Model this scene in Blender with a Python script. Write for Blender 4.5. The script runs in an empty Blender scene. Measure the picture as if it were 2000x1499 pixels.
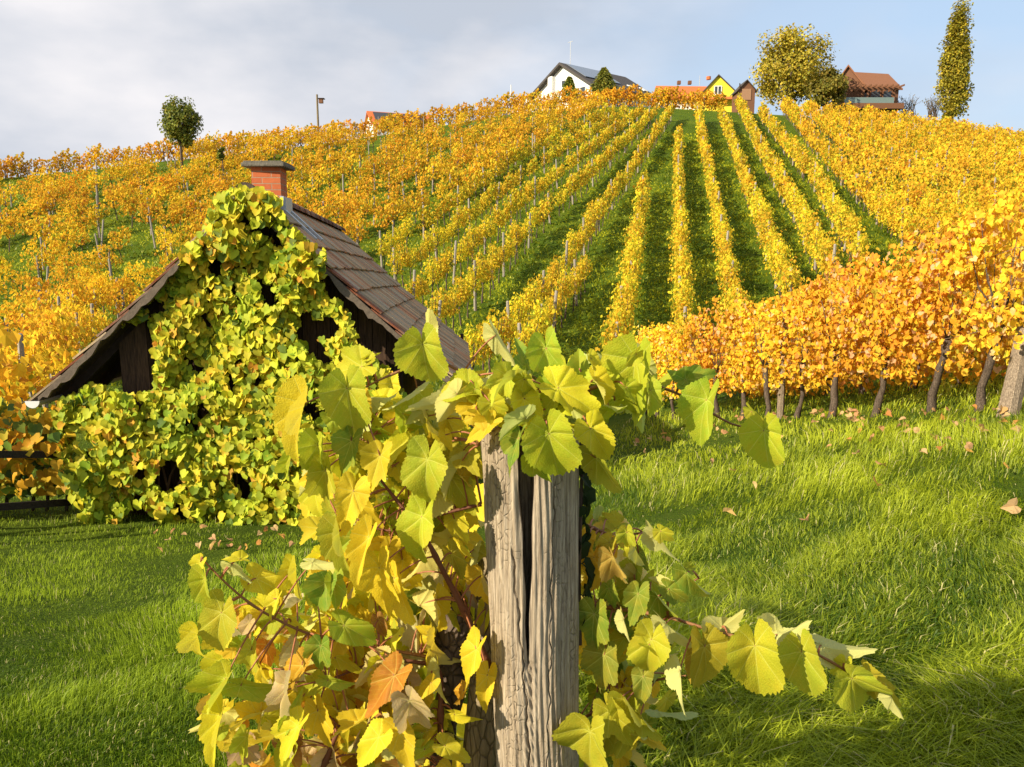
import bpy, math, random
import numpy as np
from mathutils import Vector, Matrix
R = math.radians
rng = np.random.default_rng(7)
random.seed(7)
S = bpy.context.scene
COLL = S.collection

# ------------------------------------------------------------------ camera, sky, sun, exposure
F = 1500.0; TH = R(9.2); CZ = 1.65
cam = bpy.data.objects.new('camera', bpy.data.cameras.new('camera'))
cam.data.sensor_width = 36; cam.data.lens = 27
cam.data.clip_start = 0.05; cam.data.clip_end = 5000
cam.location = (0, 0, CZ); cam.rotation_euler = (R(90) - TH, 0, 0)
COLL.objects.link(cam); S.camera = cam
SUN_EL = 28.5; SUN_AZ = math.atan2(-0.82, -0.57)       # azimuth from +Y towards +X
tosun = Vector((math.sin(SUN_AZ)*math.cos(R(SUN_EL)), math.cos(SUN_AZ)*math.cos(R(SUN_EL)), math.sin(R(SUN_EL))))
sl = bpy.data.lights.new('sun', 'SUN'); sl.energy = 5.0; sl.angle = R(0.5); sl.color = (1.0, 0.88, 0.68)
sun = bpy.data.objects.new('sun', sl); sun.rotation_euler = tosun.to_track_quat('Z', 'Y').to_euler(); COLL.objects.link(sun)
W = bpy.data.worlds.new('World'); S.world = W; W.use_nodes = True
nt = W.node_tree; nt.nodes.clear()
wo = nt.nodes.new('ShaderNodeOutputWorld'); bg = nt.nodes.new('ShaderNodeBackground'); bg.inputs[1].default_value = 0.078
sky = nt.nodes.new('ShaderNodeTexSky'); sky.sky_type = 'NISHITA'; sky.sun_disc = False
sky.sun_elevation = R(SUN_EL); sky.sun_rotation = SUN_AZ; sky.air_density = 1.2; sky.dust_density = 1.5
tc = nt.nodes.new('ShaderNodeTexCoord'); mp = nt.nodes.new('ShaderNodeMapping'); mp.inputs['Scale'].default_value = (1.0, 1.0, 2.2)
mp.inputs['Location'].default_value = (0.35, 0.0, 0.15)
n1 = nt.nodes.new('ShaderNodeTexNoise'); n1.inputs['Scale'].default_value = 2.1; n1.inputs['Detail'].default_value = 7; n1.inputs['Roughness'].default_value = 0.5
n1.inputs['Distortion'].default_value = 0.4
cr = nt.nodes.new('ShaderNodeValToRGB'); cr.color_ramp.elements[0].position = 0.34; cr.color_ramp.elements[1].position = 0.68
sx = nt.nodes.new('ShaderNodeSeparateXYZ')
ma = nt.nodes.new('ShaderNodeMath'); ma.operation = 'MULTIPLY_ADD'; ma.inputs[1].default_value = -0.95; ma.inputs[2].default_value = 0.42   # more cloud towards -x
ad = nt.nodes.new('ShaderNodeMath'); ad.operation = 'ADD'; ad.use_clamp = True
n2 = nt.nodes.new('ShaderNodeTexNoise'); n2.inputs['Scale'].default_value = 3.6; n2.inputs['Detail'].default_value = 9
cr2 = nt.nodes.new('ShaderNodeValToRGB')
cr2.color_ramp.elements[0].position = 0.36; cr2.color_ramp.elements[0].color = (4.1, 4.5, 5.2, 1)
cr2.color_ramp.elements[1].position = 0.70; cr2.color_ramp.elements[1].color = (7.1, 6.9, 7.0, 1)
blue = nt.nodes.new('ShaderNodeMix'); blue.data_type = 'RGBA'; blue.inputs[0].default_value = 0.72
blue.inputs[7].default_value = (4.2, 5.5, 7.3, 1)
mx = nt.nodes.new('ShaderNodeMix'); mx.data_type = 'RGBA'
L = nt.links.new
L(tc.outputs['Generated'], mp.inputs[0]); L(mp.outputs[0], n1.inputs[0]); L(mp.outputs[0], n2.inputs[0])
L(n1.outputs[0], cr.inputs[0]); L(tc.outputs['Generated'], sx.inputs[0]); L(sx.outputs[0], ma.inputs[0])
mm = nt.nodes.new('ShaderNodeMath'); mm.operation = 'MULTIPLY'; mm.inputs[1].default_value = 0.75
L(cr.outputs[0], mm.inputs[0]); L(mm.outputs[0], ad.inputs[0]); L(ma.outputs[0], ad.inputs[1])
L(n2.outputs[0], cr2.inputs[0]); L(sky.outputs[0], blue.inputs[6])
L(ad.outputs[0], mx.inputs[0]); L(blue.outputs[2], mx.inputs[6]); L(cr2.outputs[0], mx.inputs[7])
L(mx.outputs[2], bg.inputs[0]); L(bg.outputs[0], wo.inputs[0])
S.view_settings.view_transform = 'Standard'; S.view_settings.look = 'None'
S.view_settings.exposure = 0.82; S.view_settings.gamma = 1.0; S.view_settings.use_curve_mapping = False
S.cycles.max_bounces = 6; S.cycles.diffuse_bounces = 3; S.cycles.transmission_bounces = 3; S.cycles.transparent_max_bounces = 4
S.cycles.use_denoising = True

# ------------------------------------------------------------------ terrain (the surveyed hillside) and sight-line geometry
def ray(px, py):
    a = (px-1000)/F; b = (749.5-py)/F
    return a, math.cos(TH)+b*math.sin(TH), -math.sin(TH)+b*math.cos(TH)
def at(px, py, Y):
    a, y, z = ray(px, py); s = Y/y
    return np.array([a*s, Y, CZ+z*s])
def proj(X, Y, Z):
    dz = Z-CZ; f = Y*math.cos(TH)-dz*math.sin(TH); u = Y*math.sin(TH)+dz*math.cos(TH)
    return 1000+F*X/f, 749.5-F*u/f
COLS = [(-1.2,[(0,-1.5),(4.7,-2.0),(9.5,-2.8),(20,-3.4),(36,-3.0),(58,2.),(80,7.5),(110,7),(160,2)]),
(-.66,[(0,-1.55),(2.3,-1.68),(4.75,-2.3),(9.5,-3.25),(20,-3.7),(36,-3.2),(45,-1.6),(55,1.6),(70,5.9),(80,8.1),(95,8.2),(120,5),(180,-4)]),
(-.4,[(0,-1.6),(2.3,-1.68),(4.75,-2.3),(9.5,-3.25),(20,-3.9),(35,-3.3),(55,2.0),(68,5.9),(82,10.6),(100,11.),(130,8),(190,-2)]),
(-.2,[(0,-1.62),(2.3,-1.68),(4.75,-2.25),(9,-3.2),(20,-3.9),(28,-3.4),(40,-1.1),(52,2.2),(70,7.8),(88,13.3),(110,14.5),(140,13),(200,2)]),
(0,[(0,-1.65),(2.3,-1.68),(5,-2.25),(10,-3.2),(19,-4.2),(26,-3.4),(33,-2.0),(42,.2),(55,4.1),(72,9.7),(95,17.4),(120,18.5),(150,17),(210,4)]),
(.133,[(0,-1.65),(2.3,-1.68),(5.2,-2.1),(9,-2.75),(14,-3.5),(20,-4.4),(26,-3.2),(33,-2.),(42,.2),(56,4.2),(82,13.8),(95,18.3),(120,19.3),(150,18),(210,5)]),
(.4,[(0,-1.65),(2.3,-1.68),(3.7,-1.8),(6,-2.05),(11.6,-2.5),(18,-3.),(26,-2.6),(40,.7),(55,5.0),(70,9.2),(86,14.3),(100,17.6),(120,18.6),(150,17),(210,5)]),
(.667,[(0,-1.6),(2.3,-1.65),(5,-1.68),(8,-1.62),(14,-1.8),(25,-1.5),(40,.8),(50,2.4),(70,7.5),(100,13.5),(125,14.5),(150,13),(210,3)]),
(1.3,[(0,-1.45),(5,-1.2),(10,-1.),(25,-.5),(50,2.6),(70,6.5),(100,11.),(150,10),(210,2)])]
YG = np.arange(0, 400.1, .5); UG = np.linspace(-1.3, 1.4, 109)
_c = np.array([np.interp(YG, [p[0] for p in c[1]]+[400], [p[1] for p in c[1]]+[-12]) for c in COLS])
ZT = np.array([np.interp(UG, [c[0] for c in COLS], _c[:, j]) for j in range(len(YG))]).T
def smooth(a, n, ax):
    k = np.hanning(n+2)[1:-1]; k /= k.sum(); p = n//2
    a = np.concatenate([np.take(a, [0]*p, ax), a, np.take(a, [-1]*p, ax)], ax)
    return np.apply_along_axis(lambda v: np.convolve(v, k, 'valid'), ax, a)
_t = smooth(ZT, 7, 0); _w = np.clip((YG-14)/14, 0, 1)[None]
ZT = smooth(_t, 5, 1)*(1-_w)+smooth(_t, 25, 1)*_w
def zg(X, Y):
    X = np.asarray(X, float); Y = np.asarray(Y, float)
    u = X/np.maximum(Y, 2.3); yy = np.clip(Y, 0, 399.9)
    fu = np.clip((u-UG[0])/(UG[1]-UG[0]), 0, len(UG)-1.001); fy = np.clip(yy/.5, 0, len(YG)-1.001)
    i = fu.astype(int); j = fy.astype(int); a = fu-i; b = fy-j
    z = ZT[i, j]*(1-a)*(1-b)+ZT[i+1, j]*a*(1-b)+ZT[i, j+1]*(1-a)*b+ZT[i+1, j+1]*a*b
    return CZ+z+.02*np.minimum(0, Y)
def hit(px, py, h=0., y0=2., y1=140):
    a, y, z = ray(px, py); Y = np.arange(y0, y1, .05); X = a/y*Y
    d = CZ+z/y*Y-zg(X, Y)-h; k = np.where(d < 0)[0]
    if len(k) == 0: k = [int(np.argmin(np.where(Y > 55, d, 99)))]      # passes just over the crest
    return np.array([X[k[0]], Y[k[0]], float(zg(X[k[0]], Y[k[0]]))])

# ------------------------------------------------------------------ mesh helpers
class MB:
    def __init__(s): s.V = []; s.F = {3: [], 4: []}; s.C = []; s.U = []; s.n = 0
    def add(s, V, Fc, col=(1, 1, 1), uvw=None):
        V = np.asarray(V, float); Fc = np.asarray(Fc, int)
        s.V.append(V); s.F[Fc.shape[1]].append(Fc+s.n)
        col = np.asarray(col, float)
        s.C.append(np.broadcast_to(col, (len(V), 3)) if col.ndim == 1 else col)
        s.U.append(np.zeros((len(V), 3)) if uvw is None else uvw)
        s.n += len(V); return s
    def more(s, Fc, base):
        Fc = np.asarray(Fc, int); s.F[Fc.shape[1]].append(Fc+base)
    def box(s, c, d, rz=0, col=(1, 1, 1), M=None):
        v = np.array([[x, y, z] for x in (-.5, .5) for y in (-.5, .5) for z in (-.5, .5)])*np.array(d)
        if M is not None: v = v@np.array(M).T
        cz, sz = math.cos(rz), math.sin(rz); v = v@np.array([[cz, sz, 0], [-sz, cz, 0], [0, 0, 1]])+np.array(c)
        return s.add(v, [[0, 1, 3, 2], [4, 6, 7, 5], [0, 4, 5, 1], [2, 3, 7, 6], [0, 2, 6, 4], [1, 5, 7, 3]], col)
    def beam(s, a, b, w, h, col=(1, 1, 1), up=(0, 0, 1)):
        a = np.array(a, float); b = np.array(b, float); t = b-a; ln = np.linalg.norm(t); t /= ln
        r = np.cross(t, up); r /= np.linalg.norm(r); u = np.cross(r, t)
        v = np.array([[x, y, z] for x in (-.5, .5) for y in (-.5, .5) for z in (-.5, .5)])*np.array([ln, w, h])
        v = v@np.array([t, r, u])+(a+b)/2
        return s.add(v, [[0, 1, 3, 2], [4, 6, 7, 5], [0, 4, 5, 1], [2, 3, 7, 6], [0, 2, 6, 4], [1, 5, 7, 3]], col)
    def tube(s, P, r, n=6, col=(1, 1, 1), cap=True, jit=0):
        P = np.asarray(P, float); m = len(P); r = np.broadcast_to(np.asarray(r, float), (m,))
        T = np.gradient(P, axis=0); T /= np.linalg.norm(T, axis=1)[:, None]+1e-9
        a = np.array([0.31, 0.17, 0.93]) if abs(T[0][2]) < .9 else np.array([1., .1, 0])
        V = []
        for i in range(m):
            x = a-T[i]*np.dot(a, T[i]); x /= np.linalg.norm(x); y = np.cross(T[i], x); a = x
            th = np.arange(n)/n*2*math.pi
            rr = r[i]*(1+jit*rng.uniform(-1, 1, n))
            V.append(P[i]+(np.cos(th)*rr)[:, None]*x+(np.sin(th)*rr)[:, None]*y)
        V = np.concatenate(V); Fc = []
        for i in range(m-1):
            for k in range(n):
                Fc.append([i*n+k, i*n+(k+1) % n, (i+1)*n+(k+1) % n, (i+1)*n+k])
        if cap:
            V = np.concatenate([V, [P[0]], [P[-1]]]); b = s.n
            s.add(V, Fc, col)
            s.more([[(k+1) % n, k, m*n] for k in range(n)]+[[(m-1)*n+k, (m-1)*n+(k+1) % n, m*n+1] for k in range(n)], b)
        else: s.add(V, Fc, col)
        return s
    def poly(s, pts, col=(1, 1, 1)):
        pts = np.asarray(pts, float); n = len(pts)
        if n in (3, 4): return s.add(pts, [list(range(n))], col)
        return s.add(np.concatenate([pts, [pts.mean(0)]]), [[k, (k+1) % n, n] for k in range(n)], col)
    def prism(s, pts, d, col=(1, 1, 1)):
        """polygon pts extruded by vector d (closed solid)"""
        pts = np.asarray(pts, float); n = len(pts); d = np.asarray(d, float); b = s.n
        V = np.concatenate([pts, pts+d, [pts.mean(0)], [pts.mean(0)+d]])
        s.add(V, [[k, (k+1) % n, n+(k+1) % n, n+k] for k in range(n)], col)
        s.more([[(k+1) % n, k, 2*n] for k in range(n)]+[[n+k, n+(k+1) % n, 2*n+1] for k in range(n)], b); return s
    def mesh(s, name, mat, smooth=False):
        me = bpy.data.meshes.new(name)
        V = np.concatenate(s.V).astype(np.float32)
        fs = [np.concatenate(s.F[k]) for k in (3, 4) if s.F[k]]
        idx = np.concatenate([f.ravel() for f in fs]); tot = np.concatenate([np.full(len(f), f.shape[1]) for f in fs])
        me.vertices.add(len(V)); me.vertices.foreach_set('co', V.ravel())
        me.loops.add(len(idx)); me.loops.foreach_set('vertex_index', idx.astype(np.int32))
        me.polygons.add(len(tot)); me.polygons.foreach_set('loop_start', np.concatenate([[0], np.cumsum(tot)[:-1]]).astype(np.int32))
        me.polygons.foreach_set('use_smooth', np.full(len(tot), smooth))
        a = me.attributes.new('Col', 'FLOAT_COLOR', 'POINT')
        a.data.foreach_set('color', np.concatenate([np.concatenate(s.C), np.ones((len(V), 1))], 1).astype(np.float32).ravel())
        a = me.attributes.new('leafco', 'FLOAT_VECTOR', 'POINT')
        a.data.foreach_set('vector', np.concatenate(s.U).astype(np.float32).ravel())
        me.update(calc_edges=True); me.materials.append(mat); return me
    def obj(s, name, mat, parent=None, smooth=False):
        return link(name, s.mesh(name, mat, smooth), parent)
def link(name, me, parent=None):
    o = bpy.data.objects.new(name, me); COLL.objects.link(o)
    if parent is not None:
        o.parent = parent; o.matrix_parent_inverse = Matrix.Translation(-parent.location) if parent.rotation_euler.z == 0 else parent.matrix_basis.inverted()
    return o
def tag(o, label=None, cat=None, group=None, kind=None):
    if label: o['label'] = label
    if cat: o['category'] = cat
    if group: o['group'] = group
    if kind: o['kind'] = kind
    return o
def thing(name, loc, label, cat, group=None):
    o = bpy.data.objects.new(name, None); o.location = [float(v) for v in loc]; COLL.objects.link(o)
    return tag(o, label, cat, group)
def norm(v): return v/(np.linalg.norm(v, axis=-1, keepdims=True)+1e-9)
def frames(nrm, tip):
    """rotation matrices with columns (right, tip, normal)"""
    n = norm(nrm); t = tip-n*np.sum(tip*n, -1, keepdims=True); t = norm(t); r = np.cross(t, n)
    return np.stack([r, t, n], -1)
def scatter(mb, tv, tf, pos, M, size, col, tuv=None):
    """copies of a small leaf shape merged into one mesh"""
    n = len(pos); k = len(tv)
    V = np.einsum('nij,kj->nki', M, tv)*np.asarray(size).reshape(-1, 1, 1)+pos[:, None, :]
    C = np.repeat(col, k, 0)
    U = None
    if tuv is not None:
        U = np.tile(tuv, (n, 1)); U[:, 2] = np.repeat(rng.random(n), k)*20
    b = mb.n; first = True
    for f in tf:
        FF = (np.asarray(f)[None]+(np.arange(n)*k)[:, None, None]).reshape(-1, np.asarray(f).shape[1])
        if first: mb.add(V.reshape(-1, 3), FF, C, U); first = False
        else: mb.more(FF, b)
def vnoise(p, seed=0):
    """cheap smooth pseudo noise of points, about -1..1"""
    p = np.asarray(p, float); r = np.random.default_rng(seed); o = 0
    for k in range(6):
        d = r.normal(size=p.shape[-1]); o = o+np.sin(p@d*1.3+r.uniform(0, 7))
    return o/3.2

# ------------------------------------------------------------------ materials
def newmat(name):
    m = bpy.data.materials.new(name); m.use_nodes = True; t = m.node_tree; t.nodes.clear()
    out = t.nodes.new('ShaderNodeOutputMaterial'); return m, t, out
def N(t, ty, **kw):
    n = t.nodes.new(ty)
    for k, v in kw.items(): setattr(n, k, v)
    return n
def math_(t, op, a, b=None, c=None, clamp=False):
    n = N(t, 'ShaderNodeMath', operation=op, use_clamp=clamp)
    for i, v in enumerate((a, b, c)):
        if v is None: continue
        if isinstance(v, (int, float)): n.inputs[i].default_value = v
        else: t.links.new(v, n.inputs[i])
    return n.outputs[0]
def mix_(t, fac, a, b, mode='MIX'):
    n = N(t, 'ShaderNodeMix', data_type='RGBA', blend_type=mode)
    for i, v in ((0, fac), (6, a), (7, b)):
        if isinstance(v, (int, float)): n.inputs[i].default_value = v
        elif isinstance(v, tuple): n.inputs[i].default_value = (*v, 1)
        else: t.links.new(v, n.inputs[i])
    return n.outputs[2]
def ramp_(t, fac, stops):
    n = N(t, 'ShaderNodeValToRGB'); e = n.color_ramp.elements
    while len(e) < len(stops): e.new(0.5)
    for q, (p, c) in zip(e, stops): q.position = p; q.color = (*c, 1) if len(c) == 3 else c
    t.links.new(fac, n.inputs[0]); return n.outputs[0]
def noise_(t, vec, scale, detail=4, rough=.55, dist=0):
    n = N(t, 'ShaderNodeTexNoise'); n.inputs['Scale'].default_value = scale; n.inputs['Detail'].default_value = detail
    n.inputs['Roughness'].default_value = rough; n.inputs['Distortion'].default_value = dist
    if vec is not None: t.links.new(vec, n.inputs['Vector'])
    return n.outputs[0]
def mapping_(t, vec, scale=(1, 1, 1), rot=(0, 0, 0)):
    n = N(t, 'ShaderNodeMapping'); n.inputs['Scale'].default_value = scale; n.inputs['Rotation'].default_value = rot
    t.links.new(vec, n.inputs[0]); return n.outputs[0]
def ocoord(t): return N(t, 'ShaderNodeTexCoord').outputs['Object']
def wcoord(t): return N(t, 'ShaderNodeNewGeometry').outputs['Position']
def attr_(t, name): return N(t, 'ShaderNodeAttribute', attribute_name=name)
def bump_(t, h, strength=.5, dist=.01, prev=None):
    n = N(t, 'ShaderNodeBump'); n.inputs['Strength'].default_value = strength; n.inputs['Distance'].default_value = dist
    t.links.new(h, n.inputs['Height'])
    if prev is not None: t.links.new(prev, n.inputs['Normal'])
    return n.outputs[0]
def bsdf_(t, out, col, rough=.7, normal=None, spec=.3):
    b = N(t, 'ShaderNodeBsdfPrincipled')
    if isinstance(col, tuple): b.inputs['Base Color'].default_value = (*col, 1)
    else: t.links.new(col, b.inputs['Base Color'])
    if isinstance(rough, (int, float)): b.inputs['Roughness'].default_value = rough
    else: t.links.new(rough, b.inputs['Roughness'])
    b.inputs['Specular IOR Level'].default_value = spec
    if normal is not None: t.links.new(normal, b.inputs['Normal'])
    if out is not None: t.links.new(b.outputs[0], out.inputs[0])
    return b
def leaf_mat(name, transl=.35, vary=.12, rough=.55, detail=False, spec=.25):
    m, t, out = newmat(name)
    c = attr_(t, 'Col').outputs['Color']; nrm = None
    oi = N(t, 'ShaderNodeObjectInfo').outputs['Random']
    hs = N(t, 'ShaderNodeHueSaturation'); t.links.new(c, hs.inputs['Color'])
    t.links.new(math_(t, 'MULTIPLY_ADD', oi, .03, .485), hs.inputs['Hue'])
    t.links.new(math_(t, 'MULTIPLY_ADD', oi, vary*2, 1-vary), hs.inputs['Value'])
    c = hs.outputs[0]; tcol = c
    if detail:
        lv = attr_(t, 'leafco').outputs['Vector']
        sx = N(t, 'ShaderNodeSeparateXYZ'); t.links.new(lv, sx.inputs[0])
        ax = math_(t, 'ABSOLUTE', sx.outputs[0]); y = sx.outputs[1]
        vein = None
        for ang, wd in ((0, .022), (44, .018), (90, .016), (135, .014)):
            s_, c_ = math.sin(R(ang)), math.cos(R(ang))
            d = math_(t, 'ABSOLUTE', math_(t, 'SUBTRACT', math_(t, 'MULTIPLY', ax, c_), math_(t, 'MULTIPLY', y, s_)))
            tt = math_(t, 'ADD', math_(t, 'MULTIPLY', ax, s_), math_(t, 'MULTIPLY', y, c_))
            w_ = math_(t, 'MULTIPLY_ADD', tt, -wd*.75, wd)
            k = math_(t, 'MULTIPLY', math_(t, 'SUBTRACT', 1, math_(t, 'DIVIDE', d, w_), clamp=True), math_(t, 'GREATER_THAN', tt, 0))
            vein = k if vein is None else math_(t, 'MAXIMUM', vein, k)
        # side veins: stripes leaving each main vein at an angle
        st = math_(t, 'FRACT', math_(t, 'MULTIPLY', math_(t, 'SUBTRACT', y, math_(t, 'MULTIPLY', ax, .75)), 7.5))
        sv = math_(t, 'SUBTRACT', 1, math_(t, 'MULTIPLY', math_(t, 'ABSOLUTE', math_(t, 'SUBTRACT', st, .5)), 9), clamp=True)
        vo = N(t, 'ShaderNodeTexVoronoi', feature='DISTANCE_TO_EDGE'); vo.inputs['Scale'].default_value = 22; t.links.new(lv, vo.inputs['Vector'])
        cell = math_(t, 'MULTIPLY', vo.outputs['Distance'], 4, clamp=True)
        h = math_(t, 'SUBTRACT', cell, math_(t, 'ADD', math_(t, 'MULTIPLY', vein, 1.2), math_(t, 'MULTIPLY', sv, .35)))
        nrm = bump_(t, h, .26, .002)
        nz = noise_(t, lv, 2.3, 5, .65)
        c = mix_(t, math_(t, 'MULTIPLY', math_(t, 'MULTIPLY_ADD', nz, 2.6, -1.05, clamp=True), .45), c, (.74, .46, .03))     # yellowing
        nz2 = noise_(t, lv, 7., 5, .7)
        c = mix_(t, math_(t, 'MULTIPLY', math_(t, 'MULTIPLY_ADD', nz2, 9, -5.7, clamp=True), .55), c, (.24, .10, .02))      # brown flecks
        c = mix_(t, math_(t, 'MULTIPLY', math_(t, 'SUBTRACT', 1, cell), .13), c, (.22, .22, .01))
        c = mix_(t, math_(t, 'MULTIPLY', vein, .5), c, (.70, .70, .16)); c = mix_(t, math_(t, 'MULTIPLY', sv, .13), c, (.66, .66, .12))
        tcol = c
        bf = N(t, 'ShaderNodeNewGeometry').outputs['Backfacing']
        c = mix_(t, math_(t, 'MULTIPLY', bf, .62), c, (.70, .70, .26))
    b = bsdf_(t, None, c, rough, nrm, spec)
    tr = N(t, 'ShaderNodeBsdfTranslucent')
    if nrm is not None: t.links.new(nrm, tr.inputs['Normal'])
    t.links.new(tcol, tr.inputs[0])
    ms = N(t, 'ShaderNodeMixShader'); ms.inputs[0].default_value = transl
    t.links.new(b.outputs[0], ms.inputs[1]); t.links.new(tr.outputs[0], ms.inputs[2]); t.links.new(ms.outputs[0], out.inputs[0])
    return m
def wood_mat(name, c1, c2, scale=(14, 14, 1.4), bump=.5, crack=True, useattr=False, rough=.85):
    m, t, out = newmat(name); v = ocoord(t)
    g = noise_(t, mapping_(t, v, scale), 6, 7, .65, .3); g2 = noise_(t, v, 3, 4)
    c = ramp_(t, g, [(.28, c1), (.66, c2)])
    c = mix_(t, math_(t, 'MULTIPLY', g2, .5), c, c1)
    h = g
    if crack:
        vo = N(t, 'ShaderNodeTexVoronoi', feature='DISTANCE_TO_EDGE'); vo.inputs['Scale'].default_value = 9
        t.links.new(mapping_(t, v, (scale[0]*.55, scale[1]*.55, scale[2]*2.2)), vo.inputs['Vector'])
        k = math_(t, 'MULTIPLY', vo.outputs['Distance'], 9, clamp=True)
        h = math_(t, 'ADD', math_(t, 'MULTIPLY', g, .7), math_(t, 'MULTIPLY', k, .5))
        c = mix_(t, math_(t, 'MULTIPLY', math_(t, 'SUBTRACT', 1, k), .5), c, tuple(x*.35 for x in c1))
    if useattr: c = mix_(t, 1.0, c, attr_(t, 'Col').outputs['Color'], 'MULTIPLY')
    bsdf_(t, out, c, rough, bump_(t, h, bump, .01), .15); return m
def plain_mat(name, col, rough=.7, nscale=6, amt=.25, bump=.15, attr=False, spec=.3, metal=0):
    m, t, out = newmat(name); v = ocoord(t); g = noise_(t, v, nscale, 5, .6)
    base = attr_(t, 'Col').outputs['Color'] if attr else col
    c = mix_(t, math_(t, 'MULTIPLY', g, amt*1.6), base, tuple(x*.45 for x in col), 'MIX')
    b = bsdf_(t, out, c, rough, bump_(t, g, bump, .02), spec); b.inputs['Metallic'].default_value = metal; return m

M_big = leaf_mat('foreground_leaf', .45, .0, .58, True, .2)
M_leaf = leaf_mat('vine_leaf', .45, .10, .85, False, .06)
M_ivy = leaf_mat('creeper_leaf', .36, .0, .6, False, .18)
M_tree = leaf_mat('tree_leaf', .35, .0)
M_bark = wood_mat('vine_bark', (.05, .035, .025), (.20, .15, .11), (9, 9, 2), .9)
M_cane = plain_mat('vine_cane', (.16, .055, .022), .6, 40, .4, .3, True)
M_grey = wood_mat('weathered_wood', (.12, .098, .076), (.46, .40, .33), (16, 16, 1.3), .9)
M_stake = wood_mat('stake_wood', (.14, .11, .06), (.36, .28, .17), (14, 14, 1.5), .7)
M_post = wood_mat('pale_post', (.22, .19, .15), (.45, .40, .33), (14, 14, 1.2), .4)
M_dark = wood_mat('dark_plank', (.012, .008, .006), (.085, .052, .032), (9, 9, .7), .6, False)
M_rail = wood_mat('dark_rail', (.012, .009, .008), (.06, .045, .035), (2, 9, 9), .5, False)

# ------------------------------------------------------------------ ground
m, t, out = newmat('meadow'); w = wcoord(t)
g1 = noise_(t, w, .35, 5, .6); g2 = noise_(t, w, 5., 6, .7); g3 = noise_(t, mapping_(t, w, (1, 1, .4)), 28., 4, .7)
c = ramp_(t, g1, [(.30, (.045, .085, .004)), (.52, (.08, .13, .006)), (.72, (.20, .24, .013))])
c = mix_(t, math_(t, 'MULTIPLY', g2, .55), c, (.14, .19, .010)); c = mix_(t, math_(t, 'MULTIPLY', g3, .5), c, (.028, .060, .004))
hh = math_(t, 'ADD', math_(t, 'MULTIPLY', g2, 1.), math_(t, 'MULTIPLY', g3, .5))
bsdf_(t, out, c, .95, bump_(t, hh, 1., .16), .1); M_ground = m
yr = np.concatenate([np.linspace(-60, 0, 16)[:-1], np.linspace(0, 30, 76)[:-1], np.linspace(30, 160, 110)[:-1], np.geomspace(160, 3000, 30)])
us = np.concatenate([np.linspace(-6, -1.3, 10)[:-1], np.linspace(-1.3, 1.4, 150)[:-1], np.linspace(1.4, 6, 10)])
UU, YY = np.meshgrid(us, yr); XX = UU*np.maximum(YY, 2.3)
XX = np.where(YY < 2.3, UU*(2.3+(2.3-YY)*.0), XX); XX = np.where(YY < 0, UU*(2.3-YY), XX)
ZZ = zg(XX, YY); nr, nc = UU.shape
ii = np.arange(nr*nc).reshape(nr, nc)
mb = MB(); mb.add(np.stack([XX, YY, ZZ], -1).reshape(-1, 3), np.stack([ii[:-1, :-1], ii[:-1, 1:], ii[1:, 1:], ii[1:, :-1]], -1).reshape(-1, 4))
tag(mb.obj('ground', M_ground, None, True), kind='structure')

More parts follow.
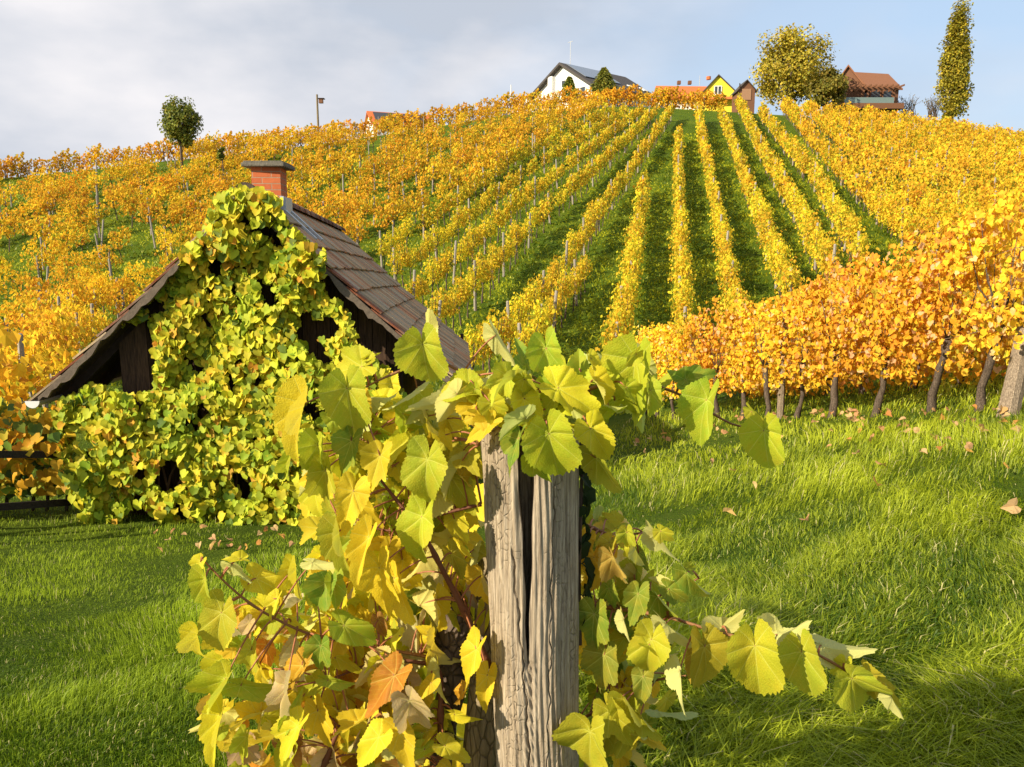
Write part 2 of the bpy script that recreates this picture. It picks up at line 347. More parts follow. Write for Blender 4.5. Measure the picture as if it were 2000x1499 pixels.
# grass blades
def inpoly(px, py, poly):
    poly = np.asarray(poly, float); ins = np.zeros(len(px), bool); j = len(poly)-1
    for i in range(len(poly)):
        xi, yi = poly[i]; xj, yj = poly[j]
        ins ^= ((yi > py) != (yj > py)) & (px < (xj-xi)*(py-yi)/(yj-yi+1e-12)+xi); j = i
    return ins
M_grass = leaf_mat('grass_blade', .48, 0, .5)
def blades(n, ymin, ymax, umin, umax, hmul, name, pw=1.0):
    # uniform in picture-depth: density falls with distance
    q = rng.random(n); Y = 1/(1/ymin+(1/ymax-1/ymin)*q) if pw == 1 else ymin+(ymax-ymin)*q
    X = rng.uniform(umin, umax, n)*Y
    P = np.stack([X, Y, zg(X, Y)-.01], -1)
    cl = vnoise(P[:, :2]*1.1, 3); cl2 = vnoise(P[:, :2]*3.3, 4); cl3 = vnoise(P[:, :2]*.35, 9)
    side = np.clip((X/np.maximum(Y, 1)+.15)*3, 0, 1)          # long meadow grass right of the post, mown lawn left
    h = hmul*(.045+.07*side)*(1+.5*cl+.45*cl2)*rng.uniform(.45, 1.5, n); h = np.maximum(h, .02)
    wd = np.maximum(.0042, Y*.00068)*(.8+.5*side)*rng.uniform(.7, 1.4, n)
    an = 2.2*vnoise(P[:, :2]*.9, 5)+1.5*vnoise(P[:, :2]*2.6, 6)+rng.normal(0, .9, n)
    ld = np.stack([np.cos(an), np.sin(an), np.zeros(n)], -1); lean = np.clip(rng.uniform(.1, 1.1, n)+.35*side, 0, 1.5)[:, None]
    yaw = rng.uniform(-.9, .9, n); sd = np.stack([np.cos(yaw), np.sin(yaw), np.zeros(n)], -1)
    up = np.array([0, 0, 1.])
    mid = P+(up*.6+ld*lean*.22)*h[:, None]; tip = P+(up*(1.0-.28*lean)+ld*lean*.75)*h[:, None]
    V = np.stack([P-sd*wd[:, None]*.5, P+sd*wd[:, None]*.5, mid+sd*wd[:, None]*.42, mid-sd*wd[:, None]*.42, tip+sd*wd[:, None]*.06, tip-sd*wd[:, None]*.06], 1)
    a = np.clip(.5+.40*cl3+.42*cl+.2*cl2+rng.normal(0, .22, n), 0, 1)[:, None]
    lw = np.array([.06, .115, .004]); hi = np.array([.53, .58, .033]); lf = np.array([.40, .50, .028])
    C = lw*(1-a)+(hi*side[:, None]+lf*(1-side[:, None]))*a
    dry = (rng.random(n) < .03+.04*(cl2 > .7))[:, None]; C = np.where(dry, np.array([.62, .55, .24]), C)
    mb = MB(); b = (np.arange(n)*6)[:, None]
    mb.add(V.reshape(-1, 3), np.concatenate([b+np.array([0, 1, 2, 3]), b+np.array([3, 2, 4, 5])]), np.repeat(C, 6, 0))
    tag(mb.obj(name, M_grass), kind='stuff')
blades(430000, 1.6, 22, -1.2, 1.25, 1.0, 'lawn_grass')
def far_grass(n):
    Y = rng.uniform(20, 78, n)**1; X = rng.uniform(-.75, .72, n)*Y
    P = np.stack([X, Y, zg(X, Y)-.02], -1); h = rng.uniform(.06, .2, n); wd = Y*.0011*rng.uniform(.6, 1.5, n)
    sd = np.stack([np.ones(n), rng.uniform(-.5, .5, n), 0*h], -1); tip = P+np.stack([rng.normal(0, .08, n), rng.normal(0, .05, n), h], -1)
    V = np.stack([P-sd*wd[:, None], P+sd*wd[:, None], tip], 1)
    a = np.clip(.45+.4*vnoise(P[:, :2]*.5, 12)+rng.normal(0, .25, n), 0, 1)[:, None]
    C = np.array([.06, .11, .004])*(1-a)+np.array([.48, .52, .022])*a
    mb = MB(); mb.add(V.reshape(-1, 3), (np.arange(n)*3)[:, None]+np.arange(3), np.repeat(C, 3, 0))
    tag(mb.obj('hillside_grass', M_grass), kind='stuff')
far_grass(110000)

# ------------------------------------------------------------------ leaf shapes
def outline(th, kind):
    tab = {'heart': [(0, 1), (8, .93), (18, .82), (32, .71), (48, .68), (62, .62), (82, .56), (110, .54), (138, .52), (160, .44), (175, .18), (180, .06)],
           'lobed': [(0, 1), (8, .92), (18, .78), (29, .63), (44, .74), (54, .69), (72, .53), (92, .60), (118, .54), (146, .48), (164, .38), (175, .16), (180, .06)]}[kind]
    return np.interp(np.abs(np.degrees(th)), [a for a, b in tab], [b for a, b in tab])
def big_leaf(kind, seed, nth=131, rings=6, fold=.35, droop=.25, wav=.05):
    r = np.random.default_rng(seed); th = np.linspace(-math.pi, math.pi, nth, endpoint=True)
    ro = outline(th, kind)
    ro = ro*(1+.09*np.sin(th*3+r.uniform(0, 6))+.05*np.sin(th*5+r.uniform(0, 6)))
    saw = (np.abs(th)*6.3+r.uniform(0, 1)+.25*np.sin(th*5)) % 1.0; ro = ro*(1+.085*(.5-np.where(saw < .3, (.3-saw)/.3, (saw-.3)/.7))*np.clip((math.pi-np.abs(th))*4, 0, 1)+.010*r.normal(size=nth))
    V = [[0, 0, 0]]; fr = np.linspace(0, 1, rings+1)[1:]**.85
    P = np.concatenate([np.stack([np.sin(th)*ro*f, np.cos(th)*ro*f], -1) for f in fr])
    P = np.concatenate([[[0, 0]], P]); x, y = P[:, 0], P[:, 1]; rr = np.hypot(x, y)
    z = fold*(np.sqrt(x*x+.012)-.11)-droop*(np.maximum(y, -.2)**2)*.55-.18*droop*x*x
    z += wav*np.sin(np.arctan2(x, y)*4+r.uniform(0, 6))*rr**1.6+wav*.6*np.sin(x*7+r.uniform(0, 6))*np.sin(y*6+r.uniform(0, 6))*rr
    for a in (0, 46, -46, 92, -92): 
        d = np.abs(x*math.cos(R(a))-y*math.sin(R(a))); z -= .018*np.exp(-(d/.05)**2)*(rr > .03)
    V = np.stack([x, y, z], -1); q = []; tr = [[0, 1+k, 2+k] for k in range(nth-1)]
    for i in range(rings-1):
        for k in range(nth-1):
            a = 1+i*nth+k; q.append([a, a+1, a+nth+1, a+nth])
    return V, [np.array(q), np.array(tr)[:, [0, 2, 1]]], np.stack([x, y, 0*x], -1)
BIG = [big_leaf('heart' if s % 3 else 'lobed', s, fold=f, droop=d, wav=wv) for s, (f, d, wv) in enumerate(
    [(.45, .35, .07), (.62, .5, .06), (.28, .3, .10), (.80, .4, .08), (.42, .75, .09), (.55, .25, .13), (.5, .3, .12), (.7, .6, .10), (.35, .45, .14), (.75, .35, .12), (.5, .85, .12), (.6, .3, .16)])]
CRUMP = [big_leaf('lobed', 50+s, fold=.8, droop=.9, wav=.22) for s in range(3)]
def mid_leaf(seed, fold=.3, droop=.25):
    r = np.random.default_rng(seed); an = np.radians([-172, -140, -110, -78, -48, -26, 0, 26, 48, 78, 110, 140, 172])
    ro = np.array([.30, .58, .66, .66, .76, .74, 1.0, .74, .76, .66, .66, .58, .30])*(1+.07*r.normal(size=13))
    x = np.sin(an)*ro; y = np.cos(an)*ro; z = fold*np.abs(x)-droop*np.maximum(y, 0)**2*.6+.05*r.normal(size=13)
    V = np.concatenate([[[0, 0, 0]], np.stack([x, y, z], -1)]); return V, [np.array([[0, k+2, k+1] for k in range(12)])], V*np.array([1, 1, 0])
MID = [mid_leaf(s) for s in range(5)]
KITE = (np.array([[0, -.25, 0], [-.48, .25, .14], [0, .3, 0], [.48, .25, .14], [-.26, .72, .05], [.26, .72, .05], [0, 1., -.12]]),
        [np.array([[0, 2, 4, 1], [0, 3, 5, 2]]), np.array([[2, 6, 4], [2, 5, 6]])], None)
FARL = (np.array([[0, -.3, 0], [.5, .25, .16], [0, .9, -.05], [-.5, .3, .16]]), [np.array([[0, 1, 2, 3]])], None)
def pick(pal, n, sd=.08):
    w = np.array([p[0] for p in pal]); c = np.array([p[1] for p in pal])
    k = rng.choice(len(pal), n, p=w/w.sum()); return np.clip(c[k]*(1+rng.normal(0, sd, (n, 1))+rng.normal(0, sd*.5, (n, 3))), .004, .95)
YEL = [(5, (.80, .53, .035)), (3, (.80, .46, .03)), (2, (.66, .53, .04)), (1, (.40, .42, .03)), (.5, (.60, .30, .04))]
YGR = [(4, (.80, .55, .035)), (3, (.72, .56, .04)), (1.8, (.48, .47, .035)), (.6, (.28, .34, .025)), (.5, (.80, .44, .03))]
ORA = [(4, (.82, .51, .035)), (2, (.80, .42, .03)), (4, (.84, .57, .04)), (.7, (.55, .25, .04)), (.6, (.42, .40, .03))]
NEA = [(4, (.84, .53, .035)), (3, (.83, .44, .04)), (3, (.86, .61, .05)), (.7, (.66, .33, .06)), (1.2, (.78, .54, .24)), (.5, (.58, .52, .05))]
IVY = [(4, (.46, .48, .03)), (4, (.60, .57, .035)), (2.0, (.28, .36, .025)), (2, (.72, .55, .035)), (.8, (.13, .19, .025)), (.5, (.62, .33, .03))]

# ------------------------------------------------------------------ grapevines: a few kinds, each with trunk and foliage
def vine_meshes(kind, pal, nleaf, size, leaf, ln=1.15, sy=.17, zlo=.72, zhi=1.95, trunk_r=.03, seed=0, thick=False, gaps=0.):
    r = np.random.default_rng(100+seed)
    tr = MB(); hd = (.86 if thick else .72)+.1*r.random(); dx, dy = r.normal(0, .06, 2)
    zz = np.linspace(-.12, hd, 7)
    P = np.stack([dx*np.sin(zz*3+seed)+r.normal(0, .012, 7), dy*np.sin(zz*2.6)+r.normal(0, .012, 7), zz], -1)
    rad = trunk_r*(1.25-.35*zz/hd)*(1+.15*r.normal(size=7)); rad[-1] *= 1.45; rad[-2] *= 1.25
    tr.tube(P, rad, 8 if thick else 5, (1, 1, 1), jit=.18 if thick else .1)
    head = P[-1]
    for k in range(9 if thick else 4):
        a = r.uniform(-1, 1); e = head+np.array([a*ln*.45, r.normal(0, .12), r.uniform(.45, 1.05)])
        mid_ = head*.5+e*.5+np.array([a*.12, 0, -.08])
        tr.tube([head, mid_, e], [.011, .008, .004] if thick else [.014, .012, .007], 4, (.9, .5, .35))
    fo = MB(); n = nleaf; nl = 4 if thick else 3
    x = r.uniform(-ln*.53, ln*.53, n)
    top = zhi+.16*np.sin(x*5+seed*1.7)+.10*np.sin(x*11+seed)
    z = zlo+(top-zlo)*r.beta(1.25, 1.05, n); y = r.normal(0, sy, n)*(.55+.6*np.sin(np.clip((z-zlo)/(top-zlo), 0, 1)*math.pi))
    # drop leaves in a few pockets so the wall of leaves has holes
    keep = vnoise(np.stack([x*3.5, z*3.5, np.sign(y)+0*x], -1), 30+seed) > -1.1+gaps; x, y, z = x[keep], y[keep], z[keep]; n = len(x)
    pos = np.stack([x, y, z], -1)
    shoots = r.random(n) < .03; pos[shoots, 2] += r.uniform(.0, .3, shoots.sum())
    nr = norm(np.stack([r.normal(0, .6, n), np.sign(y)*.75+r.normal(0, .55, n), r.normal(.30, .5, n)], -1))
    tp = np.stack([r.normal(0, .55, n), r.normal(0, .4, n), -1+.5*r.normal(size=n)], -1)
    pl = pick(pal, n)
    for k, lf in enumerate(leaf):
        s_ = np.arange(n) % len(leaf) == k
        scatter(fo, lf[0], lf[1], pos[s_], frames(nr, tp)[s_], size*r.uniform(.65, 1.25, s_.sum()), pl[s_], lf[2])
    return tr.mesh('trunk', M_bark, True), fo.mesh('foliage', M_leaf), (tr, fo)
def place_vine(mesh, loc, rz, sc, label, group, name='grapevine'):
    t_ = thing(name, loc, label, 'grapevine', group); t_.rotation_euler = (0, 0, rz); t_.scale = sc
    for nm, me in (('trunk', mesh[0]), ('foliage', mesh[1])):
        o = bpy.data.objects.new(nm, me); COLL.objects.link(o); o.parent = t_
    return t_
NEARV = [vine_meshes('near', NEA, 1750, .053, MID, 1.15, .17, .54, 2.12, .042, s, True, .60) for s in range(5)]
NEARL = [vine_meshes('near', NEA, 1300, .062, MID, 1.2, .26, .08, 2.0, .045, 80+s, True, .3) for s in range(4)]
YGV = [vine_meshes('yg', YGR, 420, .10, [KITE], 1.15, .17, .62, 1.85, .026, 10+s) for s in range(5)]
ORV = [vine_meshes('or', ORA, 360, .115, [KITE], 1.3, .28, .85, 2.05, .026, 20+s, False, .6) for s in range(5)]
YEV = [vine_meshes('ye', YEL, 400, .11, [KITE], 1.2, .22, .55, 1.95, .026, 30+s) for s in range(5)]
SKV = [vine_meshes('f', ORA[:2]+ORA[3:], 230, .2, [FARL], 1.2, .28, .02, 1.95, .028, 70+s)[2] for s in range(6)]
YLV = [vine_meshes('yl', YGR, 330, .10, [KITE], 1.15, .13, .86, 1.78, .028, 90+s, False, .25) for s in range(5)]
FAR = {'yl': [vine_meshes('f', YGR, 135, .165, [FARL], 1.15, .14, .80, 1.8, .03, 95+s, False, .2)[2] for s in range(6)], 'sk': SKV, 'yg': [vine_meshes('f', YGR, 130, .185, [FARL], 1.2, .17, .6, 1.85, .028, 40+s)[2] for s in range(6)],
       'or': [vine_meshes('f', ORA, 185, .165, [FARL], 1.3, .28, .85, 2.05, .028, 50+s, False, .55)[2] for s in range(6)],
       'ye': [vine_meshes('f', YEL, 135, .185, [FARL], 1.2, .23, .55, 1.95, .028, 60+s)[2] for s in range(6)]}
NEARK = {'yl': YLV, 'sk': ORV, 'yg': YGV, 'or': ORV, 'ye': YEV}

# rows: list of (polyline on the ground, kind, phrase)
def trace(*pp): return np.array([hit(px, py, 1.3)[:2] for px, py in pp])
rows = []
def row(line, kind, phrase, step=1.05, gap=.02, sc=1.0, post=5): rows.append((np.asarray(line, float), kind, phrase, step, gap, sc, post))
R0 = trace((1203, 680), (1258, 350)); row(R0, 'yg', 'short slope row ending halfway up the hill')
R1 = trace((1337, 640), (1325, 250)); row(R1, 'yg', 'slope row beside the short row, running almost straight uphill')
R2 = trace((1440, 600), (1410, 450), (1385, 330), (1362, 215)); row(R2, 'yg', 'slope row running up to the yellow gabled house')
R3 = trace((1545, 560), (1480, 400), (1430, 270), (1408, 218)); row(R3, 'yg', 'slope row running up just short of the small wooden hut')
R4 = trace((1625, 520), (1560, 400), (1490, 290), (1442, 200)); row(R4, 'yg', 'slope row running up to the small wooden hut')
R5 = trace((1682, 480), (1600, 345), (1540, 280), (1485, 212)); row(R5, 'yg', 'slope row bordering the wide grass lane below the big tree')
L1b = trace((1020, 680), (1085, 590), (1150, 505)); row(L1b, 'yl', 'very short row low on the slope above the split post', 1.1)
L1 = trace((900, 705), (1090, 520), (1190, 380), (1312, 212)); row(L1, 'yl', 'long row bordering the wide grass strip in mid slope', 1.1, .03)
L2 = trace((850, 615), (1000, 470), (1080, 390), (1200, 290), (1280, 215)); row(L2, 'yl', 'row starting at the lower corner of the tiled roof', 1.1, .05)
L4 = trace((745, 480), (1010, 300), (1200, 210))
def resample(l, n=8):
    d = np.concatenate([[0], np.cumsum(np.linalg.norm(np.diff(l, axis=0), axis=1))]); q = np.linspace(0, d[-1], n)
    return np.stack([np.interp(q, d, l[:, 0]), np.interp(q, d, l[:, 1])], -1)
for k in (1, 2):
    row(resample(L2)*(1-k/3)+resample(L4)*k/3, 'yl', ['first', 'second'][k-1]+' row above the one at the roof corner', 1.1, .06)
row(L4, 'yl', 'row emerging from behind the middle of the tiled roof', 1.1, .06)
base = L4[0]; hd = R(22)
for k in range(1, 14):
    hk = hd+R(min(k, 4)*1.0); o = base+np.array([-math.cos(hd), math.sin(hd)])*3.1*k
    d = np.array([math.sin(hk), math.cos(hk)])
    s0 = ((34 if k < 6 else 44)-o[1])/d[1]-k*.1
    X1 = o+d*s0
    yend = np.interp(k, [1, 5, 8, 12], [90, 88, 85, 83])
    row([X1, o+d*(yend-o[1])/d[1]], 'or', 'orange row above the roof' if k < 6 else 'sparse orange row on the grass beyond the hut', 1.3, .16+.012*k, 1.1, 3)
for k in range(1, 18):
    d = norm(R5[-1]-R5[0]); o = R5[0]+np.array([d[1], -d[0]])*2.35*k+np.array([d[1], -d[0]])*.9
    y0 = 20+.9*k if k > 2 else 31-3*k
    row([o+d*(y0-o[1])/d[1], o+d*(93+.35*k-o[1])/d[1]], 'ye', 'first dense yellow row beyond the wide grass lane' if k == 1 else 'dense yellow row on the upper slope below the poplar', 1.15, .01, 1.06)
for pp in (((-60, 735), (40, 720), (110, 665), (190, 625)), ((-60, 672), (30, 652), (150, 596), (250, 560)), ((-60, 780), (60, 770))):
    row(trace(*pp), 'or', 'low orange row in the hollow behind the hut', .9, .08, 1.0, 2)
sky_row = trace((-60, 338), (0, 325), (150, 306), (350, 282), (480, 264), (600, 250), (720, 236))
row(sky_row, 'sk', 'dark orange row standing on the skyline near the round tree', 1.0, 0, 1.0)
top_row = trace((735, 232), (860, 208), (980, 196), (1130, 186), (1300, 180)); row(top_row+np.array([0, 1.5]), 'sk', 'orange row along the crest below the white house', 1.0, 0, 1.1)
top2 = trace((1300, 186), (1345, 184), (1420, 188)); row(top2+np.array([0, 1.5]), 'sk', 'short row across the crest below the orange roof', 1.0, 0, 1.15)
vines = []; posts = []
for line, kind, phrase, step, gap, sc, pe in rows:
    seg = np.diff(line, axis=0); ln_ = np.linalg.norm(seg, axis=1); cum = np.concatenate([[0], np.cumsum(ln_)])
    for q, s in enumerate(np.arange(0, cum[-1], step)):
        p = np.array([np.interp(s, cum, line[:, 0]), np.interp(s, cum, line[:, 1])]); k = min(np.searchsorted(cum, s, 'right')-1, len(seg)-1)
        a = math.atan2(seg[k][1], seg[k][0])
        p2 = p+rng.normal(0, .06, 2)
        if q % pe == 0: posts.append((p[0], p[1], a, phrase))
        if rng.random() < gap: continue
        bx, by = (np.array([v]) for v in proj(p[0], p[1], float(zg(*p))))
        if kind == 'or' and (inpoly(bx, by, [(-80, 330), (118, 334), (70, 392), (-80, 410)])[0] or (inpoly(bx, by, [(-80, 500), (110, 500), (250, 450), (330, 480), (300, 570), (220, 600), (120, 610), (-80, 570)])[0] and rng.random() < .42)): continue
        tilt = (float(zg(*(p+seg[k]/ln_[k]*.5)))-float(zg(*(p-seg[k]/ln_[k]*.5))))
        vines.append((p2[0], p2[1], float(zg(*p2)), a, kind, phrase, sc*rng.uniform(.78, 1.14), tilt))
def hidden(x, y, z):
    px, py = proj(x, y, z+1.5)
    if px < -10 or px > 2010: return True
    if px > 1290 and py > np.interp(px, [1290, 1600, 2000], [655, 540, 415]): return True
    if py > np.interp(px, [0, 40, 478, 575, 690, 890, 930, 2000], [800, 770, 380, 420, 455, 655, 720, 720]): return True
    return False
N1a, N1b = np.array([5.75, 7.6]), np.array([3.3, 20.5]); nd = norm(N1b-N1a); nn = np.array([nd[1], -nd[0]])
order = sorted(range(len(vines)), key=lambda i: vines[i][1])
vis = [i for i in order if not hidden(*vines[i][:3])]
NIND = 292-14-12
chosen = set(vis[:NIND])
stuff = MB(); bark = MB()
def shear(V, x, y, z, a, sc, tilt):
    c_, s_ = math.cos(a), math.sin(a); V = V*sc
    return np.stack([x+V[:, 0]*c_-V[:, 1]*s_, y+V[:, 0]*s_+V[:, 1]*c_, z+V[:, 2]+V[:, 0]*tilt], -1)
for i, (x, y, z, a, kind, phrase, sc, tilt) in enumerate(vines):
    if i in chosen:
        place_vine(NEARK[kind][i % 5], (x, y, z), a, (1.0, sc, sc), 'vine in the '+phrase, 'vines in the '+phrase)
    else:
        tr, fo = FAR[kind][int(rng.integers(6))]; dim = rng.uniform(.78, 1.08)*np.array([1, rng.uniform(.86, 1.08), 1])
        for src, dst, tint in ((tr, bark, .5), (fo, stuff, dim)):
            base_ = dst.n; off = 0
            for V, C, U in zip(src.V, src.C, src.U):
                dst.V.append(shear(V, x, y, z, a, sc, tilt)); dst.C.append(C*np.array([.10, .07, .05]) if src is tr else C*tint); dst.U.append(U); dst.n += len(V)
            for k in (3, 4):
                for f in src.F[k]: dst.F[k].append(f+base_)
o = stuff.obj('vineyard_rows', M_leaf); tag(o, kind='stuff', label='far golden vine rows covering the hillside', cat='vineyard')
bk = plain_mat('far_trunk', (.12, .09, .07), .9, 4, .2, .1, True)
tag(bark.obj('trunks', bk, o), kind='stuff')

# vineyard posts on the hill
pm = MB(); pm.tube([(0, 0, -.2), (0, 0, 1.0), (0, 0, 2.02), (0, 0, 2.05)], [.062, .06, .056, .035], 7, jit=.06); PMESH = pm.mesh('post', M_post, False)
posts = [p for p in posts if not hidden(p[0], p[1], float(zg(p[0], p[1])))]
posts.sort(key=lambda p: p[1]); pst = MB()
for i, (x, y, a, phrase) in enumerate(posts):
    z = float(zg(x, y))
    if i < 235:
        o = bpy.data.objects.new('vineyard_post', PMESH); COLL.objects.link(o); o.location = (x, y, z)
        o.rotation_euler = (rng.normal(0, .04), rng.normal(0, .05), rng.uniform(0, 6)); o.scale = (1, 1, rng.uniform(.88, 1.04))
        tag(o, 'pale post in the '+phrase, 'post', 'posts in the '+phrase)
    else:
        pst.tube([(x, y, z-.2), (x+rng.normal(0, .05), y, z+2.0*rng.uniform(.9, 1.05))], .045, 5)
if pst.n: tag(pst.obj('far_posts', M_post), kind='stuff')
# slanted stay posts at the lower ends of the rows beyond the lane
for px, py, dx in ((1600, 300, -14), (1678, 398, 8), (1690, 402, -6), (1592, 262, -10)):
    p = hit(px, py); o = bpy.data.objects.new('stay_post', PMESH); COLL.objects.link(o); o.location = p; o.rotation_euler = (0, .3*(1 if dx > 0 else -1), 0)
    tag(o, 'slanted stay post at the grass lane edge below the big tree', 'post', 'slanted stay posts')

# near rows on the right
wordn = ['thick gnarled vine beside the leaning end post', 'bare stemmed vine, second from the leaning end post', 'gnarled vine, third from the leaning end post',
         'orange leaved vine beside the tall grey row post', 'vine with crooked dark stem, just past the tall row post']
for j in range(3):
    o0 = N1a+nn*2.0*j; ln_ = np.linalg.norm(N1b-N1a)
    k = 0
    for s in np.arange(1.15 if j == 0 else 0, ln_ if j == 0 else ln_*.8, 1.0 if j == 0 else 1.15):
        p = o0+nd*(s+(.45*j))+rng.normal(0, .05, 2); z = float(zg(*p)); k += 1
        if j == 0: lab, gr = 'near orange gold vine with dark knotty stem in the row above the lawn', 'vines of the nearest row above the lawn'
        else: lab, gr = 'orange gold vine half hidden behind the nearest row', 'vines behind the nearest row'
        place_vine(NEARV[k % 5] if j == 0 else NEARL[(k+j) % 4], (*p, z), math.atan2(nd[1], nd[0])+(math.pi if k % 2 else 0), (1.0, 1.0, rng.uniform(.95, 1.08)), lab, gr)
M_npost = wood_mat('near_post_wood', (.11, .08, .055), (.42, .33, .23), (14, 14, 1.2), .6)
def near_post(p, top, r, label, name='vineyard_post', mat=None):
    mb = MB(); p = np.array(p); top = np.array(top)
    P = [p+(top-p)*q for q in (-.1, .05, .35, .7, .97, 1)]
    mb.tube(P, [r*1.05, r, r*.97, r*.93, r*.9, r*.6], 9, jit=.07); tag(mb.obj(name, M_npost), label, 'post')
q = hit(1524, 818); near_post(q, (q[0]-.02, q[1], q[2]+2.0), .062, 'tall square grey post standing in the near vine row')
q = hit(1968, 812); near_post(q, q+np.array([.42, .35, 1.75]), .10, 'stout leaning grey end post at the edge of the near row')
for d_ in (6.3, 9.2):
    p = N1a+nn*2.0+nd*d_; z = float(zg(*p)); near_post((*p, z), (p[0], p[1], z+2.0), .05, 'grey post behind the nearest row, '+('beside' if d_ < 7 else 'beyond')+' the tall square post')

for hz in (.95, 1.35, 1.8):
    mb = MB(); mb.tube([(*(N1a+nd*s), float(zg(*(N1a+nd*s)))+hz+.02*math.sin(s*2)) for s in np.linspace(-.2, 13, 12)], .0035, 4)
    tag(mb.obj('trellis_wire', M_npost), 'thin wire strung through the nearest vine row, at '+{.95: 'stem top', 1.35: 'mid leaf', 1.8: 'upper leaf'}[hz]+' height', 'wire', 'wires of the nearest row')

# ------------------------------------------------------------------ the hut
PH = R(-4); ax = np.array([math.sin(PH), math.cos(PH), 0]); gx = np.array([math.cos(PH), -math.sin(PH), 0]); up = np.array([0, 0, 1.])
apex = at(478, 372, 9.0); hw = 2.49; rise = 2.36; LEN = 7.3
gz = float(zg(apex[0], 9.2)); hut = thing('hut', (apex[0], apex[1]+3, gz), 'old plank hut with steep mossy tile roof, overgrown by yellow green creeper', 'hut')
eL = apex-gx*hw-up*rise; eR = apex+gx*hw-up*rise
def sag(l): return -up*(.20*(l/LEN)**1.3)
def roofpt(side, q, l):      # q 0 ridge .. 1 eave, l metres behind the front
    e = eL if side < 0 else eR; s_ = apex+(e-apex)*q
    return s_+ax*l+sag(l)*(1-.25*q)-up*.05*math.sin(min(q, 1)*math.pi)
m, t, out = newmat('roof_tile'); v = ocoord(t)
ca = attr_(t, 'Col').outputs['Color']
ln1 = noise_(t, mapping_(t, v, (1, 26, 1), (0, 0, R(4))), 2.2, 5, .6); pt = noise_(t, v, 2.3, 5, .65); fine = noise_(t, v, 26, 4, .7)
c = mix_(t, math_(t, 'MULTIPLY_ADD', ln1, 1.5, -.45, clamp=True), mix_(t, 1., ca, (.42, .39, .35), 'MULTIPLY'), ca)
c = mix_(t, math_(t, 'MULTIPLY', math_(t, 'MULTIPLY_ADD', pt, 3, -1.3, clamp=True), .6), c, (.36, .33, .26))
c = mix_(t, math_(t, 'MULTIPLY', math_(t, 'MULTIPLY_ADD', fine, 5, -3.0, clamp=True), .5), c, (.45, .43, .34))
bsdf_(t, out, c, .9, bump_(t, math_(t, 'ADD', ln1, math_(t, 'MULTIPLY', fine, .5)), .7, .02), .15); M_tile = m
rf = MB(); slope = math.hypot(hw, rise); NC = 9; TW = .235
for side in (-1, 1):
    e = eL if side < 0 else eR; dn = norm(e-apex); nrm_ = norm(np.cross(dn, ax)*side*-1)
    if nrm_[2] < 0: nrm_ = -nrm_
    for c_ in range(NC):
        q0, q1 = c_/NC, (c_+1)/NC+.035
        for k in range(int(LEN/TW)):
            l0, l1 = k*TW+.003, (k+1)*TW-.003; lift = rng.uniform(0, .010)
            a, b = roofpt(side, q0, l0), roofpt(side, q0, l1); d, c2 = roofpt(side, q1, l0), roofpt(side, q1, l1)
            jd = dn*rng.normal(0, .008); th_ = .022
            top = np.array([a+nrm_*.012, b+nrm_*.012, c2+jd+nrm_*(.050+lift), d+jd+nrm_*(.050+lift)])
            g = rng.uniform(.65, 1.25); col = np.array(random.choice([(.62, .44, .25), (.55, .41, .25), (.64, .39, .21), (.50, .38, .24), (.66, .31, .15)]))*g
            if k == 0 and rng.random() < .55: col = np.array((.30, .10, .05))
            V = np.concatenate([top, top-nrm_*th_])
            rf.add(V, [[0, 1, 2, 3], [7, 6, 5, 4], [0, 4, 5, 1], [1, 5, 6, 2], [2, 6, 7, 3], [3, 7, 4, 0]], col)
roof = rf.obj('roof', M_tile, hut)
rd = MB(); n_r = 17
for k in range(n_r):
    l0 = k*LEN/n_r; l1 = l0+LEN/n_r+.05; p0 = apex+ax*l0+sag(l0); p1 = apex+ax*l1+sag(l1); an = np.linspace(-.15, math.pi+.15, 9)
    r0, r1 = .115, .10; V = []
    for p, r_ in ((p0, r0), (p1, r1)): V += [p+gx*math.cos(x)*r_+up*(math.sin(x)*r_*.85-.005) for x in an]
    f = [[i, i+1, 10+i, 9+i] for i in range(8)]
    col = np.array((.30, .12, .07) if rng.random() < .55 else (.17, .10, .075))*rng.uniform(.7, 1.2); rd.add(V, f, col)
    rd.add([p0+gx*math.cos(x)*r0+up*(math.sin(x)*r0*.85-.005) for x in an]+[p0-up*.02], [[i, i+1, 9] for i in range(8)], col*.6)
o = rd.obj('ridge_tiles', M_tile, roof)
